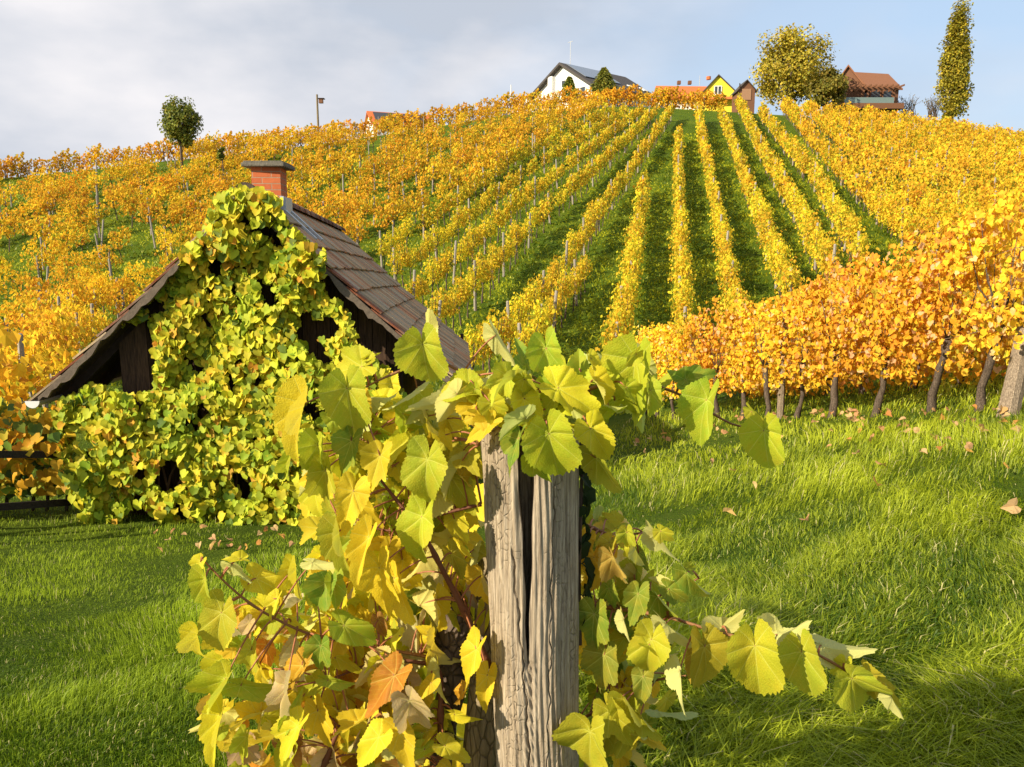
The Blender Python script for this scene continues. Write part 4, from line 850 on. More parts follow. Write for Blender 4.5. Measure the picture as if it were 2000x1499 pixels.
# petiole, tip (photo pixels), depth, roll about the midrib, width, colour, fold type
LV = [(825, 673, 838, 768, 1.12, -6, 1.25, LG, 1), (838, 668, 845, 612, 1.16, 150, 1.1, YE, 2), (677, 759, 690, 866, 1.08, -8, 1.12, LG, 1), (706, 716, 632, 728, 1.12, 10, 1.15, YG_, 0), (716, 700, 744, 690, 1.12, 20, .5, YG_, 0),
 (592, 790, 560, 896, 1.06, 38, .75, YE, 3), (968, 655, 1004, 720, 1.12, 160, .5, BG, 3), (1040, 735, 1012, 655, 1.16, 25, .95, DG, 0), (1066, 680, 1078, 770, 1.08, -15, .9, LG, 0), (1086, 770, 1052, 815, 1.07, 0, 1., YG_, 0),
 (1090, 758, 1170, 806, 1.04, -12, 1.15, YE, 0), (1132, 745, 1132, 682, 1.12, 14, 1.1, LG, 1), (1240, 704, 1219, 824, 1.06, 12, .95, YG_, 1), (1196, 742, 1170, 690, 1.14, 150, .8, BG, 2), (1262, 716, 1245, 672, 1.14, 160, 1.0, OL, 2),
 (1072, 848, 1096, 952, 1.0, -8, 1.1, YG_, 1), (1012, 858, 990, 926, 1.02, 25, .85, DG, 0), (1040, 900, 1074, 945, 1.03, 0, 1., LG, 0), (1154, 838, 1196, 902, 1.02, -12, 1.15, YE, 2), (1164, 895, 1208, 965, 1.12, 30, .7, OL, 3),
 (1380, 782, 1350, 886, 1.05, 12, .95, LG, 1), (1340, 742, 1304, 722, 1.1, 8, 1.1, DG, 0), (1340, 742, 1400, 730, 1.1, -8, 1.1, DG, 0), (1492, 842, 1498, 930, 1.09, -5, 1.1, YG_, 1), (1468, 804, 1500, 838, 1.13, 30, .6, OL, 0),
 (834, 898, 818, 998, 1.04, 6, 1.25, LG, 4), (824, 1010, 794, 1108, 1.06, 10, 1.0, YG_, 4), (686, 862, 662, 930, 1.1, 10, 1., DG, 0), (720, 868, 760, 900, 1.1, 10, 1., YE, 2), (742, 890, 720, 960, 1.08, 5, 1., YE, 0),
 (620, 870, 622, 950, 1.12, 20, .8, YG_, 3), (635, 920, 640, 1000, 1.12, 15, .8, OL, 3), (690, 960, 668, 1040, 1.08, -10, 1., YO, 2), (700, 985, 744, 1030, 1.1, 10, .9, YO, 2), (745, 905, 790, 850, 1.16, -10, 1.1, YE, 2), (770, 825, 830, 830, 1.2, 20, 1.1, YO, 2),
 (660, 1040, 672, 1130, 1.07, 40, .8, OL, 3), (720, 1050, 688, 1140, 1.05, 20, .8, YO, 3), (620, 905, 580, 870, 1.14, 10, .9, YG_, 0), (565, 900, 558, 945, 1.1, 20, .7, YG_, 3), (700, 800, 760, 780, 1.2, 20, 1., YE, 2),
 (900, 790, 810, 775, 1.14, 150, .95, BG, 4), (990, 800, 910, 795, 1.13, 145, 1., OL, 4), (1000, 745, 940, 745, 1.13, 150, .9, BG, 2), (905, 880, 930, 930, 1.18, 10, 1.2, OL, 0), (880, 930, 925, 1000, 1.2, 0, 1.2, OL, 2), (870, 850, 880, 880, 1.16, 20, 1., YE, 2),
 (392, 1098, 372, 1130, 1.1, 15, 1., YE, 0), (400, 1132, 412, 1205, 1.08, 30, .8, YG_, 3), (432, 1198, 408, 1292, 1.07, 10, 1.0, OL, 4), (452, 1105, 486, 1136, 1.1, 160, .6, BG, 3), (470, 1092, 430, 1092, 1.1, 20, .8, YE, 0), (500, 1130, 560, 1160, 1.12, 10, 1.1, YE, 2), (576, 1110, 582, 1180, 1.14, 40, .6, YE, 3),
 (636, 1140, 608, 1200, 1.06, -8, 1.2, DG, 1), (652, 1135, 660, 1190, 1.06, -35, .9, LG, 1), (540, 1170, 520, 1215, 1.1, 20, 1., YE, 0), (626, 1262, 618, 1318, 1.08, 0, 1.2, DG, 0), (672, 1222, 742, 1262, 1.08, 10, .95, LG, 1), (610, 1100, 660, 1108, 1.12, 140, .8, BG, 2),
 (590, 1300, 540, 1345, 1.08, 15, .9, (.60, .30, .03), 4), (560, 1340, 548, 1420, 1.04, 35, .75, BG, 3), (440, 1328, 398, 1400, 1.06, 25, .7, YG_, 3), (430, 1400, 404, 1499, 1.05, 30, .6, YE, 3), (385, 1240, 382, 1285, 1.08, 50, .5, YE, 3), (490, 1270, 484, 1330, 1.1, 15, .9, OL, 0), (470, 1340, 560, 1360, 1.07, 35, .6, LG, 4),
 (770, 1320, 710, 1395, 1.06, 10, 1.0, (.52, .17, .03), 2), (800, 1370, 840, 1440, 1.03, 10, 1.05, BG, 4), (930, 1268, 898, 1344, 1.08, 15, .9, YO, 2), (952, 1320, 940, 1390, 1.1, 10, 1., YO, 2), (905, 1350, 880, 1372, 1.14, 10, 1., OR, 2),
 (580, 1420, 530, 1499, 1.03, 10, 1., YE, 0), (560, 1410, 590, 1360, 1.04, 30, .7, LG, 4), (740, 1440, 690, 1499, 1.03, 5, 1.1, YE, 2), (780, 1430, 800, 1510, 1.03, -5, 1.05, YO, 2), (740, 1110, 752, 1210, 1.1, 5, 1., YO, 0), (770, 1130, 800, 1220, 1.14, 20, .9, YO, 3), (700, 1410, 640, 1440, 1.06, 20, .8, YO, 3),
 (640, 1330, 690, 1345, 1.08, 30, .7, LG, 4), (620, 1390, 640, 1470, 1.12, 10, .9, YO, 0), (500, 1395, 440, 1418, 1.08, 20, .7, YO, 3), (480, 1440, 470, 1499, 1.08, 20, .8, YG_, 3), (515, 1370, 500, 1440, 1.1, 40, .6, YO, 3),
 (1474, 1262, 1486, 1386, 1.02, -6, 1.12, YG_, 1), (1566, 1274, 1586, 1382, 1.03, 10, 1.05, LG, 1), (1664, 1326, 1722, 1386, 1.03, 10, 1.0, LG, 1), (1700, 1322, 1756, 1384, 1.08, 10, .7, OL, 0), (1740, 1360, 1758, 1406, 1.05, 120, .45, BG, 3),
 (1518, 1242, 1588, 1232, 1.06, 165, .95, BG, 2), (1516, 1240, 1480, 1188, 1.07, 160, .7, BG, 2), (1604, 1262, 1676, 1288, 1.07, 155, .8, BG, 4), (1650, 1300, 1640, 1350, 1.06, 10, .8, YG_, 0), (1410, 1228, 1360, 1222, 1.09, 165, 1.1, OL, 2), (1410, 1226, 1456, 1198, 1.09, 165, .8, OL, 0), (1408, 1240, 1382, 1266, 1.1, 160, 1., YE, 0),
 (1272, 1250, 1252, 1334, 1.05, -4, 1.15, YG_, 4), (1268, 1260, 1316, 1280, 1.05, -20, .9, YG_, 4), (1376, 1264, 1394, 1370, 1.07, -35, .85, OL, 4), (1362, 1268, 1340, 1330, 1.09, 10, .9, (.40, .30, .03), 2), (1328, 1310, 1330, 1392, 1.04, 130, .5, BG, 3), (1300, 1218, 1352, 1270, 1.07, 130, .5, BG, 3), (1218, 1210, 1230, 1264, 1.1, 120, .4, BG, 3),
 (1246, 1160, 1230, 1222, 1.1, -5, 1.1, DG, 0), (1190, 1150, 1196, 1190, 1.14, 5, 1., DG, 0), (1160, 1200, 1150, 1280, 1.12, 5, 1.1, DG, 0), (1180, 1280, 1166, 1356, 1.12, 0, 1.15, (.22, .26, .03), 0), (1256, 1322, 1250, 1380, 1.1, 0, 1.1, (.24, .27, .03), 2), (1222, 1370, 1262, 1430, 1.1, 25, .7, OL, 3), (1250, 1400, 1290, 1450, 1.1, 30, .6, OL, 3), (1190, 1390, 1232, 1470, 1.1, 10, .9, OL, 0), (1152, 1430, 1150, 1520, 1.06, 5, 1.1, OL, 0),
 (1190, 1060, 1166, 1100, 1.14, 10, 1.1, OL, 0), (1150, 1050, 1140, 1090, 1.16, 10, 1.1, YO, 2), (1160, 1090, 1160, 1150, 1.15, 5, 1.3, YO, 2), (1196, 1090, 1224, 1150, 1.12, 30, .8, (.55, .40, .08), 3), (1224, 1040, 1226, 1080, 1.12, 5, 1., LG, 0), (1290, 1038, 1316, 1062, 1.12, 10, 1.2, YG_, 0), (1282, 1044, 1314, 1095, 1.13, 130, .6, BG, 3), (1240, 1070, 1252, 1110, 1.13, 60, .7, YG_, 3),
 (1340, 1120, 1388, 1182, 1.12, 20, .65, DG, 1), (1336, 1112, 1366, 1108, 1.13, 10, .9, LG, 0), (1300, 1140, 1270, 1128, 1.13, 140, .8, OL, 0), (1300, 1140, 1330, 1134, 1.13, 140, .8, OL, 0), (1306, 1150, 1350, 1180, 1.12, 5, .9, DG, 0), (1284, 1168, 1330, 1224, 1.11, 25, .7, DG, 3)]
# fill of the bush behind the leaves placed above
FILL = [([(600, 900), (700, 840), (930, 850), (930, 1100), (820, 1100), (700, 1060), (640, 1010)], 50, (1.17, 1.32), [(3, YO), (2, YE), (2, OL), (1, LG)]),
 ([(640, 1050), (930, 1000), (960, 1200), (880, 1300), (600, 1300), (600, 1180)], 62, (1.18, 1.36), [(4, YO), (2, YE), (1, OL), (.6, BG), (.5, DG)]),
 ([(420, 1200), (600, 1150), (860, 1260), (890, 1390), (890, 1520), (440, 1520), (410, 1350)], 118, (1.12, 1.38), [(4, YO), (3, YE), (1.3, YG_), (1.8, OR), (.9, (.40, .17, .05)), (.9, BG), (.8, LG)]),
 ([(1125, 1000), (1230, 1010), (1290, 1180), (1320, 1330), (1250, 1480), (1125, 1520)], 74, (1.16, 1.36), [(3, OL), (2, DG), (2, YO), (1, LG), (.6, YE)]),
 ([(610, 780), (780, 740), (900, 800), (930, 900), (700, 900)], 34, (1.18, 1.3), [(3, YG_), (2, YE), (1, YO), (1, LG)]),
 ([(930, 740), (1250, 690), (1290, 760), (1120, 830), (960, 830)], 34, (1.12, 1.24), [(3, LG), (2, YG_), (1, DG), (1, YE)]),
 ([(975, 705), (1250, 690), (1280, 770), (1130, 810), (1010, 820)], 15, (1.02, 1.1), [(3, LG), (3, YG_), (1, YE)]), ([(890, 740), (980, 750), (965, 835), (890, 830)], 7, (1.06, 1.14), [(2, YG_), (2, YE), (1, LG)])]
for poly, n, (d0, d1), pal in FILL:
    n = int(n*1.4); X, Y = fill_poly(poly, n*4); X, Y = X[:n], Y[:n]; cols = pick(pal, n, .1)
    for a, b, cl in zip(X, Y, cols):
        an = rng.normal(0, .75); ln_ = rng.uniform(34, 74)
        LV.append((a, b, a+math.sin(an)*ln_, b+math.cos(an)*ln_, rng.uniform(d0, d1), rng.normal(0, 45)+(150 if rng.random() < .12 else 0), rng.uniform(.75, 1.15), tuple(cl), int(rng.integers(0, 6)) if rng.random() < .86 else 9))
folM = [MB() for _ in CANES]; folS = caneM
allc = np.concatenate(csamp); own = np.repeat(np.arange(len(CANES)), 24); camp = np.array([0, 0, CZ])
for (px, py, tx, ty, d, roll, wd, col, ft) in LV:
    if col == BG and roll >= 90: col = (.60, .60, .16)
    P = at(px, py, d); T = at(tx, ty, d+rng.normal(0, .012)); v = T-P; Lg = np.linalg.norm(v); v /= Lg
    n0 = camp-P; n0 = n0/np.linalg.norm(n0)+np.array([-.25, 0, .25]); n0 -= v*np.dot(n0, v); n0 /= np.linalg.norm(n0); rr = R(roll+rng.normal(0, 6))
    nrm_ = n0*math.cos(rr)+np.cross(v, n0)*math.sin(rr)
    lf = CRUMP[int(rng.integers(3))] if (ft == 9 or (col == BG and roll < 90)) else BIG[ft % 6+6*int(rng.integers(2))]
    Mx = frames(nrm_[None], v[None])[0]*np.array([(wd*.60+.05)*rng.uniform(.88, 1.12), 1, rng.uniform(.7, 1.3)])
    dd = np.linalg.norm(allc-P, axis=1); j = int(np.argmin(dd)); q = own[j]
    cc_ = np.array(col)*rng.uniform(.92, 1.08)
    scatter(folM[q], lf[0], lf[1], P[None], Mx[None], [Lg*1.0], cc_[None], lf[2])
    if dd[j] < .12:
        e = allc[j]; mid_ = (P+e)/2+np.array([0, .004, .012]); tt = np.linspace(0, 1, 6)[:, None]
        (folS[q]).tube((1-tt)**2*e+2*tt*(1-tt)*mid_+tt**2*P, np.linspace(.0017, .0011, 6), 5, (.42, .16, .07))
for q in range(len(CANES)):
    cn_ = caneM[q].obj('cane', M_cane, fg, True)
    if folM[q].n: folM[q].obj('foliage', M_big, cn_, True)
# second vine added behind the first so its shadow falls on the lawn
bv = thing('grapevine', (-.3, 1.95, float(zg(-.3, 1.95))), 'yellow vine added half hidden behind the big leaved vine to shade the lawn', 'grapevine')
n = 330; yb = rng.uniform(1.5, 3.3, n); pos = np.stack([yb*rng.uniform(-.27, -.05, n), yb, rng.uniform(.05, 1.0, n)+.16*np.clip(3-yb, 0, 1.5)], -1); pos[:, 2] += zg(pos[:, 0], pos[:, 1])
fo = MB(); fr_ = frames(norm(rng.normal(0, .5, (n, 3))+np.array([-.35, -.8, .35])), np.stack([rng.normal(0, .4, n), rng.normal(0, .2, n), -np.ones(n)], -1)); cl = pick([(4, YO), (3, YE), (1, OL), (.6, BG), (1, LG)], n, .1)
for k, lf in enumerate(BIG):
    s_ = np.arange(n) % 12 == k; scatter(fo, lf[0], lf[1], pos[s_], fr_[s_], rng.uniform(.06, .1, s_.sum()), cl[s_], lf[2])
fo.obj('foliage', M_big, bv, True)
st = MB(); b = np.array([-.32, 1.95, float(zg(-.32, 1.95))]); st.tube([b-up*.1, b+np.array([.02, 0, .25]), b+np.array([-.03, .03, .5]), b+np.array([.03, 0, .75])], [.03, .026, .028, .015], 9, jit=.2); st.obj('trunk', M_bark, bv, True)
st = MB(); head = b+np.array([.03, 0, .73])
for q_ in range(7):
    e = head+np.array([rng.uniform(-.25, .22), rng.uniform(-.4, .45), rng.uniform(-.1, .42)]); st = MB(); st.tube([head, head*.5+e*.5+up*.06, e], [.006, .005, .002], 6, (.17, .06, .03)); st.obj('cane', M_cane, bv)
# dark ivy sprig on the side of the post
iv = thing('ivy_sprig', tuple(at(1138, 1100, 1.14)), 'small dark ivy sprig creeping up the shaded side of the split post', 'ivy')
fo = MB(); n = 22; P = np.array([at(1136+rng.uniform(-4, 14), y, 1.12+rng.uniform(0, .04)) for y in np.linspace(870, 1200, n)])
scatter(fo, MID[1][0], MID[1][1], P, frames(norm(rng.normal(0, .5, (n, 3))+np.array([.8, -.6, .1])), np.tile([[.1, 0, -1.]], (n, 1))), rng.uniform(.014, .03, n), np.tile([[.025, .045, .015]], (n, 1)), MID[1][2]); fo.obj('foliage', M_ivy, iv)
st = MB(); st.tube([at(1134+3*math.sin(y), y, 1.13) for y in np.linspace(1260, 850, 12)], .003, 5, (.05, .04, .03)); st.obj('stem', M_cane, iv)

# ------------------------------------------------------------------ fallen leaves on the lawn
FLM = []
for s in range(5):
    V, Fc, U = mid_leaf(200+s, .5, .9); mb = MB(); mb.add(V+np.array([0, 0, .12]), Fc[0], random.choice([(.62, .36, .15), (.66, .42, .20), (.60, .30, .08), (.55, .33, .17)]), U); FLM.append(mb.mesh('fallen_leaf', M_leaf))
spots = [(1388, 915), (1470, 968), (1430, 938), (1720, 930), (1708, 968), (1800, 905), (1672, 905), (1572, 1043), (1418, 1025), (1960, 938), (1975, 1020), (1850, 880), (1920, 860), (1990, 860), (1890, 905)]
for k in range(75): spots.append((rng.uniform(1380, 1990), 812+abs(rng.normal(0, 34))))
for k in range(20): spots.append((rng.uniform(300, 620), rng.uniform(1040, 1085)))
for k in range(9): spots.append((rng.uniform(1220, 1330), rng.uniform(850, 900)))
for k, (px, py) in enumerate(spots):
    p = hit(px, py); o = bpy.data.objects.new('fallen_leaf', FLM[k % 5]); COLL.objects.link(o)
    o.location = (p[0], p[1], p[2]+.05+.05*(px > 1000)); o.rotation_euler = (rng.normal(0, .5), rng.normal(0, .5), rng.uniform(0, 6)); s_ = rng.uniform(.04, .075); o.scale = (s_, s_, s_)
    if px < 700: tag(o, 'withered leaf lying in the grass at the foot of the creeper', 'leaf', 'withered leaves under the creeper')
    elif py < 880: tag(o, 'withered tan leaf on the grass along the near vine row', 'leaf', 'fallen leaves along the near vine row')
    else: tag(o, 'lone pale fallen leaf lying out on the open lawn', 'leaf', 'fallen leaves on the open lawn')

# ------------------------------------------------------------------ houses on the crest
M_white = plain_mat('white_render', (.80, .79, .75), .85, 3, .08, .05)
M_yel = plain_mat('yellow_render', (.80, .66, .05), .85, 3, .08, .05)
M_roofd = plain_mat('dark_roof', (.075, .065, .06), .8, 5, .4, .3)
M_roofo = plain_mat('orange_roof', (.60, .16, .045), .8, 5, .3, .3)
M_roofb = plain_mat('brown_roof', (.27, .115, .055), .8, 7, .4, .3)
M_panel = plain_mat('solar_panel', (.16, .18, .21), .25, 3, .2, 0, False, .6)
M_paneld = plain_mat('dark_solar_panel', (.03, .03, .035), .25, 3, .2, 0, False, .5)
M_glass = plain_mat('window_glass', (.05, .06, .07), .08, 2, .2, 0, False, .6)
M_frame = plain_mat('window_frame', (.75, .74, .70), .6)
M_brown = plain_mat('brown_timber', (.20, .09, .045), .75, 8, .4, .3)
M_balu = plain_mat('balustrade_glass', (.16, .22, .20), .1, 2, .2, 0, False, .6)
def gable(root, A, g_, x_, wl_, wr_, drop, length, base, mw, mr, over=.6, th_=.3, wallname='wall'):
    """house with its gable apex at A; g_ runs along the gable, x_ along the ridge"""
    A = np.array(A); B = A-up*th_*.8
    pts = [B+x_*over-g_*(wl_-over), B+x_*over+g_*(wr_-over)]; sl, sr = drop/wl_, drop/wr_
    z_l, z_r = B[2]-(wl_-over)*sl, B[2]-(wr_-over)*sr
    poly = [np.array([*pts[0][:2], base]), np.array([*pts[1][:2], base]), np.array([*pts[1][:2], z_r]), B+x_*over, np.array([*pts[0][:2], z_l])]
    mb = MB(); mb.prism(poly, x_*(length-2*over)); mb.obj(wallname, mw, root)
    rf_ = MB()
    for g, w_ in ((-g_, wl_), (g_, wr_)): 
        q = [A, A+g*w_-up*drop, A+g*w_-up*drop+x_*length, A+x_*length]; rf_.prism(q, -up*th_)
    return rf_.obj('roof', mr, root)
def window(root, c, g_, x_, w_, h_, mats=(M_frame, M_glass), div=True):
    mb = MB(); c = np.array(c)
    for a, b in (((-w_/2, -h_/2), (w_/2, -h_/2)), ((-w_/2, h_/2), (w_/2, h_/2)), ((-w_/2, -h_/2), (-w_/2, h_/2)), ((w_/2, -h_/2), (w_/2, h_/2)))+((((0, -h_/2), (0, h_/2)),) if div else ()):
        mb.beam(c+g_*a[0]+up*a[1]-x_*.06, c+g_*b[0]+up*b[1]-x_*.06, .12, .12, up=tuple(x_))
    f = mb.obj('window', mats[0], root); mb = MB(); q = [c-g_*w_/2-up*h_/2-x_*.03, c+g_*w_/2-up*h_/2-x_*.03, c+g_*w_/2+up*h_/2-x_*.03, c-g_*w_/2+up*h_/2-x_*.03]; mb.prism(q, x_*.02); mb.obj('pane', mats[1], f)
# white house
A = at(1092, 122, 115); Bk = at(1222, 150, 124); x_ = norm((Bk-A)*np.array([1, 1, 0])); g_ = np.array([x_[1], -x_[0], 0]); Ln = np.linalg.norm((Bk-A)[:2])
wh = thing('house', (A[0]+4, A[1]+5, 19), 'white gabled house with dark roof on the crest behind two conifers', 'house')
rfw = gable(wh, A, g_, x_, 7.2, 6.6, 4.0, Ln, 17.5, M_white, M_roofd, .75, .35)
fr0 = A+x_*.75
window(wh, fr0+g_*3.6-up*5.0, g_, x_, 2.2, 2.2); window(wh, fr0+g_*.3-up*2.9, g_, x_, .9, 1.0, div=False)
mb = MB(); mb.box((fr0-g_*2.0-x_*.3)*np.array([1, 1, 0])+up*(17.5+(A[2]-1.6-17.5)/2), (.9, .7, A[2]-1.6-17.5), math.atan2(g_[1], g_[0])); mb.obj('chimney_shaft', M_white, wh)
sp = MB(); dnr = norm(g_*6.6-up*4.0); nr_ = norm(np.cross(x_, dnr)); nr_ = nr_ if nr_[2] > 0 else -nr_
s0 = A+x_*.9+dnr*.5+nr_*.08; sp.prism([s0, s0+dnr*4.6, s0+dnr*4.6+x_*7.2, s0+x_*7.2], nr_*.08); sp.obj('solar_panel', M_panel, rfw)
for q_ in (9.5, 12.2):
    sp = MB(); s0 = A+x_*q_+dnr*5.0+nr_*.08; sp.prism([s0, s0+dnr*1.2, s0+dnr*1.2+x_*.9, s0+x_*.9], nr_*.1); sp.obj('skylight', M_frame, rfw)
mb = MB(); an0 = A+x_*2.2; mb.tube([an0, an0+up*3.2], .05, 5); mb.beam(an0+up*3.1-g_*.5, an0+up*3.1+g_*.5, .06, .06); mb.obj('antenna', M_metal, rfw)
mb = MB(); c0 = fr0-g_*1.0-up*4.2-x_*.35
V = [c0+(g_*math.cos(a)+up*math.sin(a))*.55 for a in np.linspace(0, 2*math.pi, 14)[:-1]]+[c0+x_*.15]
mb.add(V, [[i, (i+1) % 13, 13] for i in range(13)]); mb.beam(c0+x_*.15, c0+x_*.5, .08, .08); mb.obj('satellite_dish', M_frame, wh)
# small annex roof
sa = thing('shed', tuple(at(1030, 200, 112)), 'small cream shed with red roof beside the white house', 'shed')
A = at(1022, 186, 112); gable(sa, A, norm(np.array([.9, -.4, 0])), norm(np.array([.4, .9, 0])), 1.4, 1.6, .9, 4, 16, M_white, M_roofo, .25, .12)
# orange roof hall and yellow gable
oh = thing('house', tuple(at(1330, 185, 124)*np.array([1, 1, 0])+up*19), 'long low building with bright orange roof on the crest', 'house')
A = at(1281, 168, 124); Bk = at(1392, 159, 124.5); x_ = norm((Bk-A)*np.array([1, 1, 0])); g_ = np.array([x_[1], -x_[0], 0])
ro_ = gable(oh, A, g_, x_, 4., 4., 2.6, np.linalg.norm((Bk-A)[:2]), 18, M_white, M_roofo, .5, .25)
for px_ in (1326, 1347):
    mb = MB(); p = at(px_, 162, 125); mb.box(p, (.5, .6, .5)); mb.obj('chimney' if px_ < 1330 else 'dormer', M_brown, ro_)
mb = MB(); p = at(1367, 148, 125); mb.tube([p-up*3, p], .05, 5); mb.obj('antenna', M_metal, ro_)
yh = thing('house', tuple(at(1405, 185, 117)*np.array([1, 1, 0])+up*19), 'bright yellow gabled house with small white window on the crest', 'house')
A = at(1404, 145, 117); g_ = norm(np.array([1., -.12, 0])); x_ = np.array([-g_[1], g_[0], 0])
gable(yh, A, g_, x_, 2.35, 2.7, 2.5, 7, 18.2, M_yel, M_roofd, .3, .18)
window(yh, A+x_*.3-up*2.2, g_, x_, 1.0, 1.15)
mb = MB(); c0 = A+x_*.2-up*3.1; mb.prism([c0-g_*2.2, c0+g_*2.2, c0+g_*2.4-x_*.9-up*.45, c0-g_*2.4-x_*.9-up*.45], -up*.1); mb.obj('awning', M_roofo, yh)
mb = MB(); mb.tube([at(1384, 156, 118), at(1384, 150, 118)], .35, 8); mb.obj('chimney', M_roofo, yh)
wv = thing('hut', tuple(hit(1460, 202)), 'small wooden hut with pointed roof at the top of the rows', 'hut')
A = at(1460, 155, 99); g_ = np.array([1., 0, 0]); x_ = np.array([0, 1., 0]); bz = float(zg(A[0], 99))-.3
gable(wv, A, g_, x_, 1.25, 1.3, 1.35, 3, bz, M_brown, M_roofd, .22, .12)
mb = MB(); mb.box((A[0], A[1]+.18, A[2]-1.75), (1.15, .06, 1.3)); mb.obj('door', plain_mat('hut_door', (.36, .20, .11), .8), wv)
mb = MB(); mb.tube([at(1445, 175, 99), at(1445, 163, 99)], .07, 6); mb.obj('flue', M_dark, wv)
# brown roofed house with pergola
rh = thing('house', tuple(at(1700, 205, 108)*np.array([1, 1, 0])+up*18.5), 'timber house with brown tile roof and open pergola terrace beside the big tree', 'house')
A = at(1668, 141, 112); Bk = at(1728, 143, 113); x_ = norm((Bk-A)*np.array([1, 1, 0])); g_ = np.array([x_[1], -x_[0], 0]); Lh = np.linalg.norm((Bk-A)[:2])
gable(rh, A, g_, x_, 3.2, 3.2, 2.6, Lh+.6, 18., M_brown, M_roofb, .35, .22)
A2 = at(1657, 126, 108.5); g2_ = norm(np.array([.85, -.35, 0])); x2 = np.array([-g2_[1], g2_[0], 0]); gable(rh, A2, g2_, x2, 2.2, 2.6, 3.3, 4.5, 18., M_brown, M_roofb, .35, .25, 'gable_wing')
zt = at(1700, 174, 106)[2]; zb = at(1700, 203, 106)[2]
for px_ in (1653, 1696, 1747):
    mb = MB(); p = at(px_, 174, 106); mb.box((p[0], p[1], (zt+zb-1)/2), (.22, .22, zt-zb+1)); mb.obj('pergola_post', M_brown, rh)
mb = MB(); a = at(1646, 174, 106); b = at(1758, 176, 106); a[2] = b[2] = zt; mb.beam(a, b, .22, .28)
for px_ in np.linspace(1650, 1756, 11): p = at(px_, 172, 106); mb.beam((p[0], 104.6, zt+.2), (p[0], 109.5, zt+.32), .12, .2)
mb.obj('pergola_beams', M_brown, rh)
for p0, p1 in ((1652, 1674), (1678, 1694), (1700, 1720), (1724, 1742)):
    c0 = (at(p0, 182, 109)+at(p1, 182, 109))/2; window(rh, c0, np.array([1., 0, 0]), np.array([0, 1., 0]), (p1-p0)/1500*109*.95, 1.5, (M_brown, M_glass), False)
mb = MB(); a = at(1650, 196, 105.5); b = at(1746, 198, 105.5); a[2] = b[2]; mb.beam(a, b, .04, .95); mb.obj('balustrade', M_balu, rh)
mb = MB(); a = at(1648, 206, 107.5); b = at(1750, 206, 107.5); a[2] = b[2] = zb-.4; mb.beam(a, b, 4.5, .7); mb.obj('terrace', M_brown, rh)
# barn with solar roof on the crest
bh = thing('barn', tuple(at(770, 240, 100)*np.array([1, 1, 0])+up*13), 'red roofed barn with dark solar panels peeping over the crest', 'barn')
A = at(716, 217, 100); Bk = at(840, 226, 103); x_ = norm((Bk-A)*np.array([1, 1, 0])); g_ = np.array([x_[1], -x_[0], 0]); Lb = np.linalg.norm((Bk-A)[:2])
rb = gable(bh, A, g_, x_, 2.6, 2.6, 1.9, Lb, 12, M_white, M_roofo, .3, .15)
dnr = norm(g_*2.6-up*1.9); nr_ = norm(np.cross(x_, dnr)); nr_ = nr_ if nr_[2] > 0 else -nr_
for q0, q1 in ((.7, 3.7), (4.1, 7.2)):
    sp = MB(); s0 = A+x_*q0+dnr*.35+nr_*.05; sp.prism([s0, s0+dnr*2.0, s0+dnr*2.0+x_*(q1-q0), s0+x_*(q1-q0)], nr_*.06); sp.obj('solar_panel', M_paneld, rb)
# poles
p = hit(622, 262); bp = thing('birdhouse_pole', tuple(p), 'tall wooden pole carrying a little birdhouse on the crest', 'pole')
tz = at(621, 185, p[1])[2]; mb = MB(); mb.tube([p-up*.4, (p[0], p[1], tz)], [.13, .10], 8); mb.obj('pole', M_stake, bp)
bb_ = at(627, 198, p[1]); mb = MB(); mb.box(bb_, (.42, .42, .42)); o = mb.obj('birdhouse', M_brown, bp); mb = MB(); mb.box(bb_+up*.25+gx*.06, (.66, .6, .07)); mb.obj('roof', M_dark, o)
p = at(998, 205, 97); mb = MB(); mb.tube([p-up*2, at(998, 166, 97)], [.07, .05], 6); tag(mb.obj('flagpole', M_frame), 'bare white flagpole rising from the crest near the white house', 'pole')

